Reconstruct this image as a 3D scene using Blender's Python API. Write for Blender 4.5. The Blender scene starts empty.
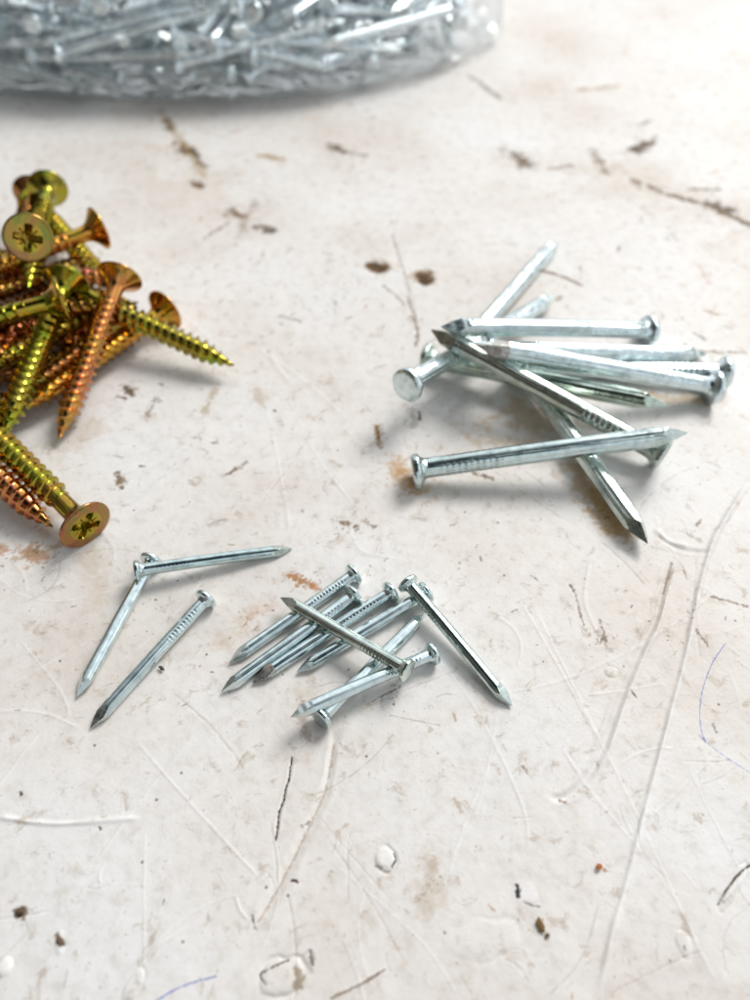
import bpy, math, random
import numpy as np
from mathutils import Vector, Matrix, Quaternion, noise as mnoise

C = bpy.context.scene.collection
SC = bpy.context.scene
MM = 0.001
random.seed(7)

# ------------------------------------------------------------------ camera
cam_d = bpy.data.cameras.new('camera')
cam = bpy.data.objects.new('camera', cam_d); C.objects.link(cam)
cam.location = (0, 0, 100 * MM)
cam.rotation_euler = (math.radians(90 - 50), 0, 0)
cam_d.sensor_fit = 'VERTICAL'; cam_d.sensor_height = 36.0
cam_d.lens = 36.0 * 770 / 1000
cam_d.clip_start = 0.004; cam_d.clip_end = 20
cam_d.dof.use_dof = True
cam_d.dof.focus_distance = 0.109
cam_d.dof.aperture_fstop = 15.0
cam_d.dof.aperture_blades = 0
SC.camera = cam

# ------------------------------------------------------------------ world: a bright room, open towards a window at the back right
w = bpy.data.worlds.new('World'); SC.world = w; w.use_nodes = True
nt = w.node_tree; nt.nodes.clear()
wo = nt.nodes.new('ShaderNodeOutputWorld'); bg = nt.nodes.new('ShaderNodeBackground')
tc = nt.nodes.new('ShaderNodeTexCoord')
def wdot(v):
    q = nt.nodes.new('ShaderNodeVectorMath'); q.operation = 'DOT_PRODUCT'; q.inputs[1].default_value = Vector(v).normalized()
    nt.links.new(tc.outputs['Generated'], q.inputs[0])
    mp = nt.nodes.new('ShaderNodeMapRange'); mp.inputs[1].default_value = -1; mp.inputs[2].default_value = 1
    nt.links.new(q.outputs['Value'], mp.inputs[0]); return mp.outputs[0]
def wramp(src, stops):
    cr = nt.nodes.new('ShaderNodeValToRGB'); e = cr.color_ramp.elements
    e[0].position, e[0].color = stops[0]; e[1].position, e[1].color = stops[-1]
    for p, c in stops[1:-1]:
        x = e.new(p); x.color = c
    nt.links.new(src, cr.inputs[0]); return cr.outputs[0]
def wmul(a, b):
    m = nt.nodes.new('ShaderNodeMix'); m.data_type = 'RGBA'; m.blend_type = 'MULTIPLY'; m.inputs[0].default_value = 1
    nt.links.new(a, m.inputs[6]); nt.links.new(b, m.inputs[7]); return m.outputs[2]
room = wramp(wdot((0.62, 0.70, 0.32)), [(0.0, (.12, .105, .09, 1)), (0.40, (.22, .20, .175, 1)), (0.64, (.42, .43, .44, 1)), (0.74, (1.12, 1.17, 1.22, 1)), (1.0, (1.45, 1.50, 1.56, 1))])
dark = wramp(wdot((-0.10, -0.28, 0.95)), [(0.0, (1, 1, 1, 1)), (0.915, (1, 1, 1, 1)), (0.95, (.07, .11, .12, 1)), (1.0, (.04, .07, .08, 1))])
wn = nt.nodes.new('ShaderNodeTexNoise'); wn.inputs['Scale'].default_value = 3.2; wn.inputs['Detail'].default_value = 2
nt.links.new(tc.outputs['Generated'], wn.inputs['Vector'])
blot = wramp(wn.outputs['Fac'], [(0.36, (.42, .42, .42, 1)), (0.5, (1, 1, 1, 1)), (0.62, (1.35, 1.35, 1.35, 1))])
front_fill = wramp(wdot((0.30, -0.80, 0.42)), [(0.0, (0, 0, 0, 1)), (0.895, (0, 0, 0, 1)), (0.93, (.40, .46, .52, 1)), (1.0, (.62, .70, .78, 1))])  # added bright patch behind the camera, lifts the bagged nails and foreground
sm = nt.nodes.new('ShaderNodeMix'); sm.data_type = 'RGBA'; sm.blend_type = 'ADD'; sm.inputs[0].default_value = 1
nt.links.new(wmul(room, dark), sm.inputs[6]); nt.links.new(front_fill, sm.inputs[7])
nt.links.new(wmul(sm.outputs[2], blot), bg.inputs[0])
bg.inputs[1].default_value = 0.85
nt.links.new(bg.outputs[0], wo.inputs[0])

# ------------------------------------------------------------------ window light
def area(name, loc, target, sx, sy, power, col):
    l = bpy.data.lights.new(name, 'AREA'); l.shape = 'RECTANGLE'; l.size = sx; l.size_y = sy
    l.energy = power; l.color = col
    o = bpy.data.objects.new(name, l); C.objects.link(o); o.location = loc
    o.rotation_euler = (Vector(target) - Vector(loc)).to_track_quat('-Z', 'Y').to_euler()
    return o
area('window_light', (0.74, 0.98, 1.14), (0.0, 0.12, 0), 0.60, 0.60, 22.5, (1.0, 0.985, 0.96))

SC.view_settings.view_transform = 'Standard'
SC.view_settings.look = 'None'
SC.view_settings.exposure = 0.0
SC.view_settings.gamma = 1.0
SC.render.engine = 'CYCLES'
SC.cycles.use_denoising = True
SC.cycles.sample_clamp_indirect = 6.0
SC.cycles.max_bounces = 12
SC.cycles.transparent_max_bounces = 16

# ------------------------------------------------------------------ node helpers
def mat(name):
    m = bpy.data.materials.new(name); m.use_nodes = True
    n = m.node_tree; b = n.nodes['Principled BSDF']
    return m, n, b
def node(n, typ, **kw):
    x = n.nodes.new(typ)
    for k, v in kw.items():
        if k.startswith('in_'): x.inputs[k[3:].replace('_', ' ')].default_value = v
        else: setattr(x, k, v)
    return x
def ramp(n, stops, interp='LINEAR'):
    r = n.nodes.new('ShaderNodeValToRGB'); r.color_ramp.interpolation = interp
    e = r.color_ramp.elements
    e[0].position, e[0].color = stops[0][0], stops[0][1]
    e[1].position, e[1].color = stops[-1][0], stops[-1][1]
    for p, c in stops[1:-1]:
        q = e.new(p); q.color = c
    return r
def g1(v): return (v, v, v, 1)

# ---- worn white paint
def paint_material():
    m, n, b = mat('worn_white_paint'); L = n.links
    geo = node(n, 'ShaderNodeTexCoord')
    at = node(n, 'ShaderNodeAttribute', attribute_name='stain_shade')
    big = node(n, 'ShaderNodeTexNoise'); big.inputs['Scale'].default_value = 26; big.inputs['Detail'].default_value = 5
    L.new(geo.outputs['Object'], big.inputs['Vector'])
    base = ramp(n, [(0.30, (0.68, 0.615, 0.56, 1)), (0.5, (0.765, 0.732, 0.70, 1)), (0.72, (0.80, 0.79, 0.785, 1))])
    L.new(big.outputs['Fac'], base.inputs[0])
    # fine mottling
    mid = node(n, 'ShaderNodeTexNoise'); mid.inputs['Scale'].default_value = 420; mid.inputs['Detail'].default_value = 8; mid.inputs['Roughness'].default_value = 0.7
    L.new(geo.outputs['Object'], mid.inputs['Vector'])
    r2 = ramp(n, [(0.30, (0.80, 0.76, 0.70, 1)), (0.47, (0.97, 0.965, 0.955, 1)), (0.7, (1.04, 1.04, 1.04, 1))])
    L.new(mid.outputs['Fac'], r2.inputs[0])
    mul = node(n, 'ShaderNodeMix', data_type='RGBA', blend_type='MULTIPLY'); mul.inputs[0].default_value = 0.75
    L.new(base.outputs[0], mul.inputs[6]); L.new(r2.outputs[0], mul.inputs[7])
    # worn brownish grime in loose patches
    gr = node(n, 'ShaderNodeTexNoise'); gr.inputs['Scale'].default_value = 330; gr.inputs['Detail'].default_value = 10; gr.inputs['Roughness'].default_value = 0.72; gr.inputs['Distortion'].default_value = 0.6
    L.new(geo.outputs['Object'], gr.inputs['Vector'])
    grr = ramp(n, [(0.56, g1(0)), (0.66, g1(0.6))]); L.new(gr.outputs['Fac'], grr.inputs[0])
    mk = node(n, 'ShaderNodeMix', data_type='RGBA'); mk.inputs[7].default_value = (0.40, 0.31, 0.22, 1)
    L.new(grr.outputs[0], mk.inputs[0]); L.new(mul.outputs[2], mk.inputs[6])
    # pin-prick specks
    vo = node(n, 'ShaderNodeTexVoronoi'); vo.inputs['Scale'].default_value = 330
    L.new(geo.outputs['Object'], vo.inputs['Vector'])
    lt = ramp(n, [(0.045, g1(0.8)), (0.085, g1(0))]); L.new(vo.outputs['Distance'], lt.inputs[0])
    sel = node(n, 'ShaderNodeSeparateColor'); L.new(vo.outputs['Color'], sel.inputs[0])
    th = node(n, 'ShaderNodeMath', operation='GREATER_THAN'); th.inputs[1].default_value = 0.6; L.new(sel.outputs[0], th.inputs[0])
    sp = node(n, 'ShaderNodeMath', operation='MULTIPLY'); L.new(lt.outputs[0], sp.inputs[0]); L.new(th.outputs[0], sp.inputs[1])
    mk2 = node(n, 'ShaderNodeMix', data_type='RGBA'); mk2.inputs[7].default_value = (0.16, 0.11, 0.07, 1)
    L.new(sp.outputs[0], mk2.inputs[0]); L.new(mk.outputs[2], mk2.inputs[6])
    # second, finer scatter of grit
    vo2 = node(n, 'ShaderNodeTexVoronoi'); vo2.inputs['Scale'].default_value = 900
    L.new(geo.outputs['Object'], vo2.inputs['Vector'])
    lt2 = ramp(n, [(0.06, g1(0.55)), (0.16, g1(0))]); L.new(vo2.outputs['Distance'], lt2.inputs[0])
    sel2 = node(n, 'ShaderNodeSeparateColor'); L.new(vo2.outputs['Color'], sel2.inputs[0])
    th2 = node(n, 'ShaderNodeMath', operation='GREATER_THAN'); th2.inputs[1].default_value = 0.62; L.new(sel2.outputs[1], th2.inputs[0])
    sp2 = node(n, 'ShaderNodeMath', operation='MULTIPLY'); L.new(lt2.outputs[0], sp2.inputs[0]); L.new(th2.outputs[0], sp2.inputs[1])
    sp3 = node(n, 'ShaderNodeMath', operation='MULTIPLY'); L.new(sp2.outputs[0], sp3.inputs[0]); L.new(big.outputs['Fac'], sp3.inputs[1])
    mk2b = node(n, 'ShaderNodeMix', data_type='RGBA'); mk2b.inputs[7].default_value = (0.24, 0.19, 0.15, 1)
    L.new(sp3.outputs[0], mk2b.inputs[0]); L.new(mk2.outputs[2], mk2b.inputs[6]); mk2 = mk2b
    # traced stains, and the shade painted under the large nails
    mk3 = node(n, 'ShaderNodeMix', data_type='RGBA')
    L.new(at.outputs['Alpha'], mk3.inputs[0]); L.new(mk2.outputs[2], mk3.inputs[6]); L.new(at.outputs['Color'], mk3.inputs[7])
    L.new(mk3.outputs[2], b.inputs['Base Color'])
    rr = node(n, 'ShaderNodeMapRange'); rr.inputs[3].default_value = 0.32; rr.inputs[4].default_value = 0.62
    L.new(mid.outputs['Fac'], rr.inputs[0]); L.new(rr.outputs[0], b.inputs['Roughness'])
    sm_ = node(n, 'ShaderNodeMapRange'); sm_.inputs[3].default_value = 0.27; sm_.inputs[4].default_value = 0.06
    L.new(at.outputs['Alpha'], sm_.inputs[0]); L.new(sm_.outputs[0], b.inputs['Specular IOR Level'])
    # fine relief: brush texture and grit
    bn = node(n, 'ShaderNodeTexNoise'); bn.inputs['Scale'].default_value = 900; bn.inputs['Detail'].default_value = 6; bn.inputs['Roughness'].default_value = 0.65
    L.new(geo.outputs['Object'], bn.inputs['Vector'])
    bp_ = node(n, 'ShaderNodeBump'); bp_.inputs['Strength'].default_value = 0.32; bp_.inputs['Distance'].default_value = 0.00022
    L.new(bn.outputs['Fac'], bp_.inputs['Height']); L.new(bp_.outputs[0], b.inputs['Normal'])
    return m

# ---- bright zinc
def zinc_material(name, base, rough, streak):
    m, n, b = mat(name); L = n.links
    tc = node(n, 'ShaderNodeTexCoord'); oi = node(n, 'ShaderNodeObjectInfo')
    off = node(n, 'ShaderNodeVectorMath', operation='SCALE'); off.inputs[0].default_value = (3.1, 7.3, 1.7)
    L.new(oi.outputs['Random'], off.inputs['Scale'])
    ad = node(n, 'ShaderNodeVectorMath', operation='ADD'); L.new(tc.outputs['Object'], ad.inputs[0]); L.new(off.outputs[0], ad.inputs[1])
    mpn = node(n, 'ShaderNodeMapping'); mpn.inputs['Scale'].default_value = (70, 2600, 2600); L.new(ad.outputs[0], mpn.inputs[0])
    st = node(n, 'ShaderNodeTexNoise'); st.inputs['Scale'].default_value = 1; st.inputs['Detail'].default_value = 4
    L.new(mpn.outputs[0], st.inputs['Vector'])
    cl = node(n, 'ShaderNodeTexNoise'); cl.inputs['Scale'].default_value = 700; cl.inputs['Detail'].default_value = 6
    L.new(ad.outputs[0], cl.inputs['Vector'])
    col = ramp(n, [(0.33, (base[0]*.80, base[1]*.82, base[2]*.81, 1)), (0.5, (*base, 1)), (0.7, (min(1, base[0]*1.12), min(1, base[1]*1.1), min(1, base[2]*1.08), 1))])
    L.new(cl.outputs['Fac'], col.inputs[0])
    tint = node(n, 'ShaderNodeMix', data_type='RGBA', blend_type='MULTIPLY'); tint.inputs[0].default_value = 1
    L.new(col.outputs[0], tint.inputs[6]); L.new(oi.outputs['Color'], tint.inputs[7])
    L.new(tint.outputs[2], b.inputs['Base Color'])
    b.inputs['Metallic'].default_value = 1
    rr = node(n, 'ShaderNodeMapRange'); rr.inputs[1].default_value = .3; rr.inputs[2].default_value = .7
    rr.inputs[3].default_value = rough * .7; rr.inputs[4].default_value = rough * 1.5
    L.new(cl.outputs['Fac'], rr.inputs[0]); L.new(rr.outputs[0], b.inputs['Roughness'])
    b1 = node(n, 'ShaderNodeBump'); b1.inputs['Strength'].default_value = streak; b1.inputs['Distance'].default_value = 0.00011
    L.new(st.outputs['Fac'], b1.inputs['Height'])
    b2 = node(n, 'ShaderNodeBump'); b2.inputs['Strength'].default_value = 0.10; b2.inputs['Distance'].default_value = 0.00004
    L.new(cl.outputs['Fac'], b2.inputs['Height']); L.new(b1.outputs[0], b2.inputs['Normal']); L.new(b2.outputs[0], b.inputs['Normal'])
    return m

# ---- yellow chromate on screws
def chromate_material():
    m, n, b = mat('yellow_chromate'); L = n.links
    tc = node(n, 'ShaderNodeTexCoord'); oi = node(n, 'ShaderNodeObjectInfo')
    off = node(n, 'ShaderNodeVectorMath', operation='SCALE'); off.inputs[0].default_value = (3.1, 7.3, 1.7)
    L.new(oi.outputs['Random'], off.inputs['Scale'])
    ad = node(n, 'ShaderNodeVectorMath', operation='ADD'); L.new(tc.outputs['Object'], ad.inputs[0]); L.new(off.outputs[0], ad.inputs[1])
    ns = node(n, 'ShaderNodeTexNoise'); ns.inputs['Scale'].default_value = 210; ns.inputs['Detail'].default_value = 3; ns.inputs['Distortion'].default_value = 1.0
    L.new(ad.outputs[0], ns.inputs['Vector'])
    hue = ramp(n, [(0.28, (0.15, 0.26, 0.02, 1)), (0.42, (0.38, 0.31, 0.03, 1)), (0.52, (0.55, 0.23, 0.04, 1)), (0.64, (0.34, 0.10, 0.06, 1))])
    L.new(ns.outputs['Fac'], hue.inputs[0])
    tint = node(n, 'ShaderNodeMix', data_type='RGBA', blend_type='MIX'); tint.inputs[0].default_value = 0.55
    L.new(hue.outputs[0], tint.inputs[6]); L.new(oi.outputs['Color'], tint.inputs[7])
    L.new(tint.outputs[2], b.inputs['Base Color'])
    b.inputs['Metallic'].default_value = 1
    fn = node(n, 'ShaderNodeTexNoise'); fn.inputs['Scale'].default_value = 1800; fn.inputs['Detail'].default_value = 4
    L.new(ad.outputs[0], fn.inputs['Vector'])
    rr = node(n, 'ShaderNodeMapRange'); rr.inputs[3].default_value = 0.06; rr.inputs[4].default_value = 0.24
    L.new(fn.outputs['Fac'], rr.inputs[0]); L.new(rr.outputs[0], b.inputs['Roughness'])
    bm_ = node(n, 'ShaderNodeBump'); bm_.inputs['Strength'].default_value = 0.3; bm_.inputs['Distance'].default_value = 0.00005
    L.new(fn.outputs['Fac'], bm_.inputs['Height']); L.new(bm_.outputs[0], b.inputs['Normal'])
    return m

# ---- thin clear film
def film_material():
    m = bpy.data.materials.new('clear_plastic_film'); m.use_nodes = True
    n = m.node_tree; n.nodes.clear(); L = n.links
    out = node(n, 'ShaderNodeOutputMaterial')
    tr = node(n, 'ShaderNodeBsdfTransparent'); tr.inputs[0].default_value = (0.975, 0.985, 0.985, 1)
    gl = node(n, 'ShaderNodeBsdfGlossy'); gl.inputs['Roughness'].default_value = 0.035; gl.inputs[0].default_value = (1, 1, 1, 1)
    df = node(n, 'ShaderNodeBsdfTranslucent'); df.inputs[0].default_value = (0.90, 0.95, 0.98, 1)
    fr = node(n, 'ShaderNodeFresnel'); fr.inputs['IOR'].default_value = 1.5
    tc = node(n, 'ShaderNodeTexCoord')
    nz = node(n, 'ShaderNodeTexNoise'); nz.inputs['Scale'].default_value = 75; nz.inputs['Detail'].default_value = 3.5; nz.inputs['Distortion'].default_value = 1.6
    L.new(tc.outputs['Object'], nz.inputs['Vector'])
    bu = node(n, 'ShaderNodeBump'); bu.inputs['Strength'].default_value = 0.8; bu.inputs['Distance'].default_value = 0.022
    L.new(nz.outputs['Fac'], bu.inputs['Height'])
    for q in (gl, fr): L.new(bu.outputs[0], q.inputs['Normal'])
    m1 = node(n, 'ShaderNodeMixShader'); m1.inputs[0].default_value = 0.05
    L.new(tr.outputs[0], m1.inputs[1]); L.new(df.outputs[0], m1.inputs[2])
    m2 = node(n, 'ShaderNodeMixShader')
    fs = node(n, 'ShaderNodeMath', operation='MULTIPLY'); fs.inputs[1].default_value = 0.5
    L.new(fr.outputs[0], fs.inputs[0]); L.new(fs.outputs[0], m2.inputs[0])
    L.new(m1.outputs[0], m2.inputs[1]); L.new(gl.outputs[0], m2.inputs[2])
    L.new(m2.outputs[0], out.inputs[0])
    return m

M_PAINT = paint_material()
M_ZINC = zinc_material('bright_zinc', (0.645, 0.745, 0.755), 0.12, 0.5)
M_ZINCBIG = zinc_material('bright_zinc_fluted', (0.66, 0.755, 0.77), 0.14, 0.9)
M_CUT = zinc_material('cut_steel_point', (0.62, 0.69, 0.68), 0.22, 0.3)
M_CHROM = chromate_material()
def rusty_material():
    m, n, b = mat('rusted_point'); L = n.links
    tc = node(n, 'ShaderNodeTexCoord'); nz = node(n, 'ShaderNodeTexNoise'); nz.inputs['Scale'].default_value = 620; nz.inputs['Detail'].default_value = 7; nz.inputs['Roughness'].default_value = .7
    L.new(tc.outputs['Object'], nz.inputs['Vector'])
    k = ramp(n, [(.44, g1(.12)), (.66, g1(.85))]); L.new(nz.outputs['Fac'], k.inputs[0])
    mx = node(n, 'ShaderNodeMix', data_type='RGBA'); mx.inputs[6].default_value = (.58, .62, .60, 1); mx.inputs[7].default_value = (.24, .13, .08, 1)
    L.new(k.outputs[0], mx.inputs[0]); L.new(mx.outputs[2], b.inputs['Base Color'])
    mt = node(n, 'ShaderNodeMapRange'); mt.inputs[3].default_value = 1.0; mt.inputs[4].default_value = 0.35; L.new(k.outputs[0], mt.inputs[0]); L.new(mt.outputs[0], b.inputs['Metallic'])
    rr = node(n, 'ShaderNodeMapRange'); rr.inputs[3].default_value = .2; rr.inputs[4].default_value = .6; L.new(k.outputs[0], rr.inputs[0]); L.new(rr.outputs[0], b.inputs['Roughness'])
    return m
M_RUST = rusty_material()
M_FILM = film_material()

# ------------------------------------------------------------------ mesh helpers
def grid_mesh(name, V, nu, nv, wrap_u, caps=(), smooth=True, sharp=None, m=None, extra=None):
    """V: list of rings; nv rings of nu verts."""
    faces = []
    for j in range(nv - 1):
        for i in range(nu if wrap_u else nu - 1):
            i2 = (i + 1) % nu
            faces.append((j*nu+i, j*nu+i2, (j+1)*nu+i2, (j+1)*nu+i))
    V = list(V)
    for (j, p, flip) in caps:
        k = len(V); V.append(p)
        for i in range(nu):
            a, b_ = j*nu+i, j*nu+(i+1) % nu
            faces.append((k, b_, a) if flip else (k, a, b_))
    me = bpy.data.meshes.new(name)
    me.from_pydata([tuple(np.array(v)*MM) for v in V], [], faces)
    me.validate(); me.update()
    if smooth: me.polygons.foreach_set('use_smooth', [True]*len(me.polygons))
    if sharp: me.set_sharp_from_angle(angle=math.radians(sharp))
    if m: me.materials.append(m)
    return me
def link(name, me, parent=None):
    o = bpy.data.objects.new(name, me); C.objects.link(o)
    if parent: o.parent = parent
    return o
def empty(name, label, cat, group=None):
    o = bpy.data.objects.new(name, None); C.objects.link(o)
    o.empty_display_size = 0.003
    o['label'] = label; o['category'] = cat
    if group: o['group'] = group
    return o
def pose(o, head, tip, length, roll):
    h, t = Vector(head), Vector(tip)
    dv = (t - h); s = dv.length / length; dv.normalize()
    q = dv.to_track_quat('X', 'Z') @ Quaternion((1, 0, 0), roll)
    o.rotation_mode = 'QUATERNION'; o.rotation_quaternion = q
    o.location = h * MM
    o.scale = (s, 1, 1)

# ------------------------------------------------------------------ the tabletop: one sheet with its dents, ridges, chips, stains and painted nail shade
RELIEF = [
 (0.687, 0.3, [(65.63, 89.36), (58.88, 80.64), (54.46, 74.42), (49.23, 63.95), (44.75, 53.76), (39.14, 42.51), (34.88, 33.87), (30.81, 25.55), (27.26, 18.6), (24.18, 11.91)]),
 (0.647, 0.05, [(63.02, 81.07), (58.48, 75.43), (53.13, 68.0)]),
 (0.978, -0.2, [(47.26, 71.45), (44.09, 64.86), (41.98, 60.42), (38.61, 55.38), (34.1, 47.57), (29.85, 39.75), (26.52, 35.78), (23.93, 34.13), (21.81, 34.51)]),
 (0.578, 0.1, [(47.65, 70.48), (42.65, 60.08), (39.49, 55.38), (34.88, 47.27), (30.59, 39.48)]),
 (0.628, 0.14, [(-47.76, 31.77), (-43.3, 31.16), (-39.47, 30.92), (-34.54, 31.28), (-29.34, 31.65)]),
 (1.134, -0.14, [(-5.17, 43.92), (-5.62, 41.11), (-6.44, 35.14), (-8.69, 29.6), (-11.35, 23.89), (-13.9, 19.63)]),
 (0.385, -0.1, [(-10.99, 39.48), (-11.22, 37.08), (-11.67, 34.51), (-12.12, 32.01), (-12.3, 29.6)]),
 (0.251, 0.04, [(-32.25, 41.81), (-23.58, 33.5), (-15.13, 25.78), (-13.55, 24.44)]),
 (0.236, 0.03, [(-28.68, 30.19), (-27.27, 22.26), (-25.79, 15.12)]),
 (0.333, 0.03, [(-48.82, 35.14), (-46.16, 41.11), (-43.27, 45.36)]),
 (0.795, 0.05, [(-21.74, 124.23), (-19.68, 118.94), (-16.73, 113.88)]),
 (0.529, 0.04, [(-21.63, 110.15), (-18.9, 100.68), (-15.26, 83.91), (-13.88, 76.45)]),
 (0.366, 0.03, [(17.48, 48.32), (27.69, 50.92), (38.8, 56.2), (47.59, 61.82), (52.65, 65.77)]),
 (0.286, 0.03, [(22.17, 63.95), (26.46, 52.17), (30.18, 41.53)]),
 (0.253, 0.03, [(24.04, 63.06), (29.4, 44.64), (33.31, 31.4), (36.36, 19.11), (38.21, 12.75)]),
 (0.257, 0.04, [(45.28, 39.88), (39.29, 35.14), (31.4, 29.48)]),
 (0.251, 0.03, [(24.75, 41.11), (27.7, 35.14), (32.52, 27.84), (35.87, 21.72)]),
 (0.248, 0.03, [(41.26, 37.74), (43.57, 27.84), (44.85, 23.34)]),
 (0.266, 0.03, [(6.62, 57.03), (13.22, 47.57), (18.53, 33.87), (18.87, 26.69)]),
 (0.678, -0.06, [(5.7, 177.74), (4.05, 166.37), (5.72, 155.03), (8.02, 140.51), (8.77, 125.18)]),
 (1.002, 0.06, [(3.69, 175.4), (6.3, 182.55), (9.4, 185.01)]),
 (0.969, -0.1, [(46.22, 76.45), (48.0, 74.42), (50.59, 73.22), (54.07, 73.02)]),
 (0.976, 0.1, [(46.06, 77.9), (47.55, 75.22), (50.53, 74.22)]),
 (0.359, -0.1, [(40.34, 21.72), (42.06, 23.56), (44.0, 25.22), (46.08, 26.46)]),
 (0.597, 0.12, [(40.88, 21.94), (42.96, 23.78), (45.62, 25.78)]),
 (0.339, -0.06, [(-8.48, 16.3), (-7.38, 16.89), (-6.88, 15.9)]),
 (0.444, 0.06, [(-4.94, 12.28), (-1.66, 13.69), (1.24, 15.32)]),
 (0.279, -0.03, [(-1.39, 46.83), (0.7, 47.87), (3.52, 49.38)]),
 (0.282, -0.03, [(-9.13, 49.07), (-6.36, 50.14), (-3.53, 50.14), (-1.84, 50.76)]),
 (0.484, 0.04, [(-45.15, 77.48), (-42.5, 74.42), (-41.29, 71.06)]),
 (0.352, 0.05, [(-16.59, 22.8), (-15.82, 21.19), (-14.77, 20.14)]),
 (0.572, 0.07, [(-36.13, 19.11), (-36.19, 17.59), (-35.47, 16.59)]),
 (0.629, 0.03, [(-49.46, 144.18), (-36.41, 130.09), (-32.34, 122.96)]),
 (0.459, 0.04, [(34.21, 71.45), (32.1, 63.95), (33.1, 57.03)]),
 (1.276, 0.05, [(105.85, 270.99), (84.2, 261.43), (67.48, 256.82)]),
 (1.264, 0.05, [(70.16, 197.95), (77.45, 185.01), (90.84, 169.47)]),
 (1.261, -0.08, [(72.28, 190.06), (81.86, 182.55), (87.71, 176.8)]),
 (0.424, 0.03, [(-52.22, 57.03), (-44.24, 49.07), (-41.71, 44.64)]),
 (0.316, 0.02, [(-29.81, 63.95), (-23.07, 71.45), (-18.68, 75.43)]),
 (0.23, 0.02, [(-5.48, 26.69), (5.16, 18.09), (9.33, 12.28)]),
 (0.237, 0.02, [(-38.4, 14.16), (-29.37, 24.44), (-23.07, 30.19)]),
 (0.487, 0.03, [(-5.03, 81.72), (-2.41, 73.42), (3.98, 71.45)]),
 (0.258, 0.02, [(9.13, 26.69), (13.42, 33.87), (17.4, 47.57)]),
 (0.287, 0.02, [(-52.67, 49.07), (-41.92, 57.03)]),
 (0.227, -0.03, [(18.66, 12.28), (23.15, 16.1), (26.57, 22.26)]),
 (0.772, 0.03, [(-42.82, 182.55), (-29.44, 187.52), (-11.91, 197.95)]),
]
DOMES = [
 (1.22, 26.69, 1.34, 1.26, 0, 0.22, -0.15),
 (-10.47, 14.26, 2.56, 1.58, 30, 0.22, -0.16),
 (12.03, 18.09, 4.35, 1.98, 8, 0.07, -0.04),
 (17.91, 22.91, 1.54, 1.22, -30, 0.09, -0.05),
 (42.96, 23.78, 3.1, 0.61, 50, 0.12, -0.08),
 (7.07, 103.57, 1.49, 2.41, 0, 0.15, -0.1),
 (0.68, 153.02, 2.5, 3.74, 0, -0.22, 0.05),
 (11.18, 148.72, 2.24, 4.01, 0, -0.22, 0.06),
 (35.24, 17.89, 0.92, 1.39, 0, 0.12, -0.04),
 (-41.65, 15.32, 1.01, 1.02, 0, 0.3, -0.1),
 (33.69, 51.85, 1.0, 0.8, 0, 0.1, -0.05),
 (0.55, 98.88, 1.09, 3.84, 0, -0.15, 0.05),
 (-26.62, 13.69, 0.78, 1.57, -20, 0.15, -0.05),
]
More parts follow.
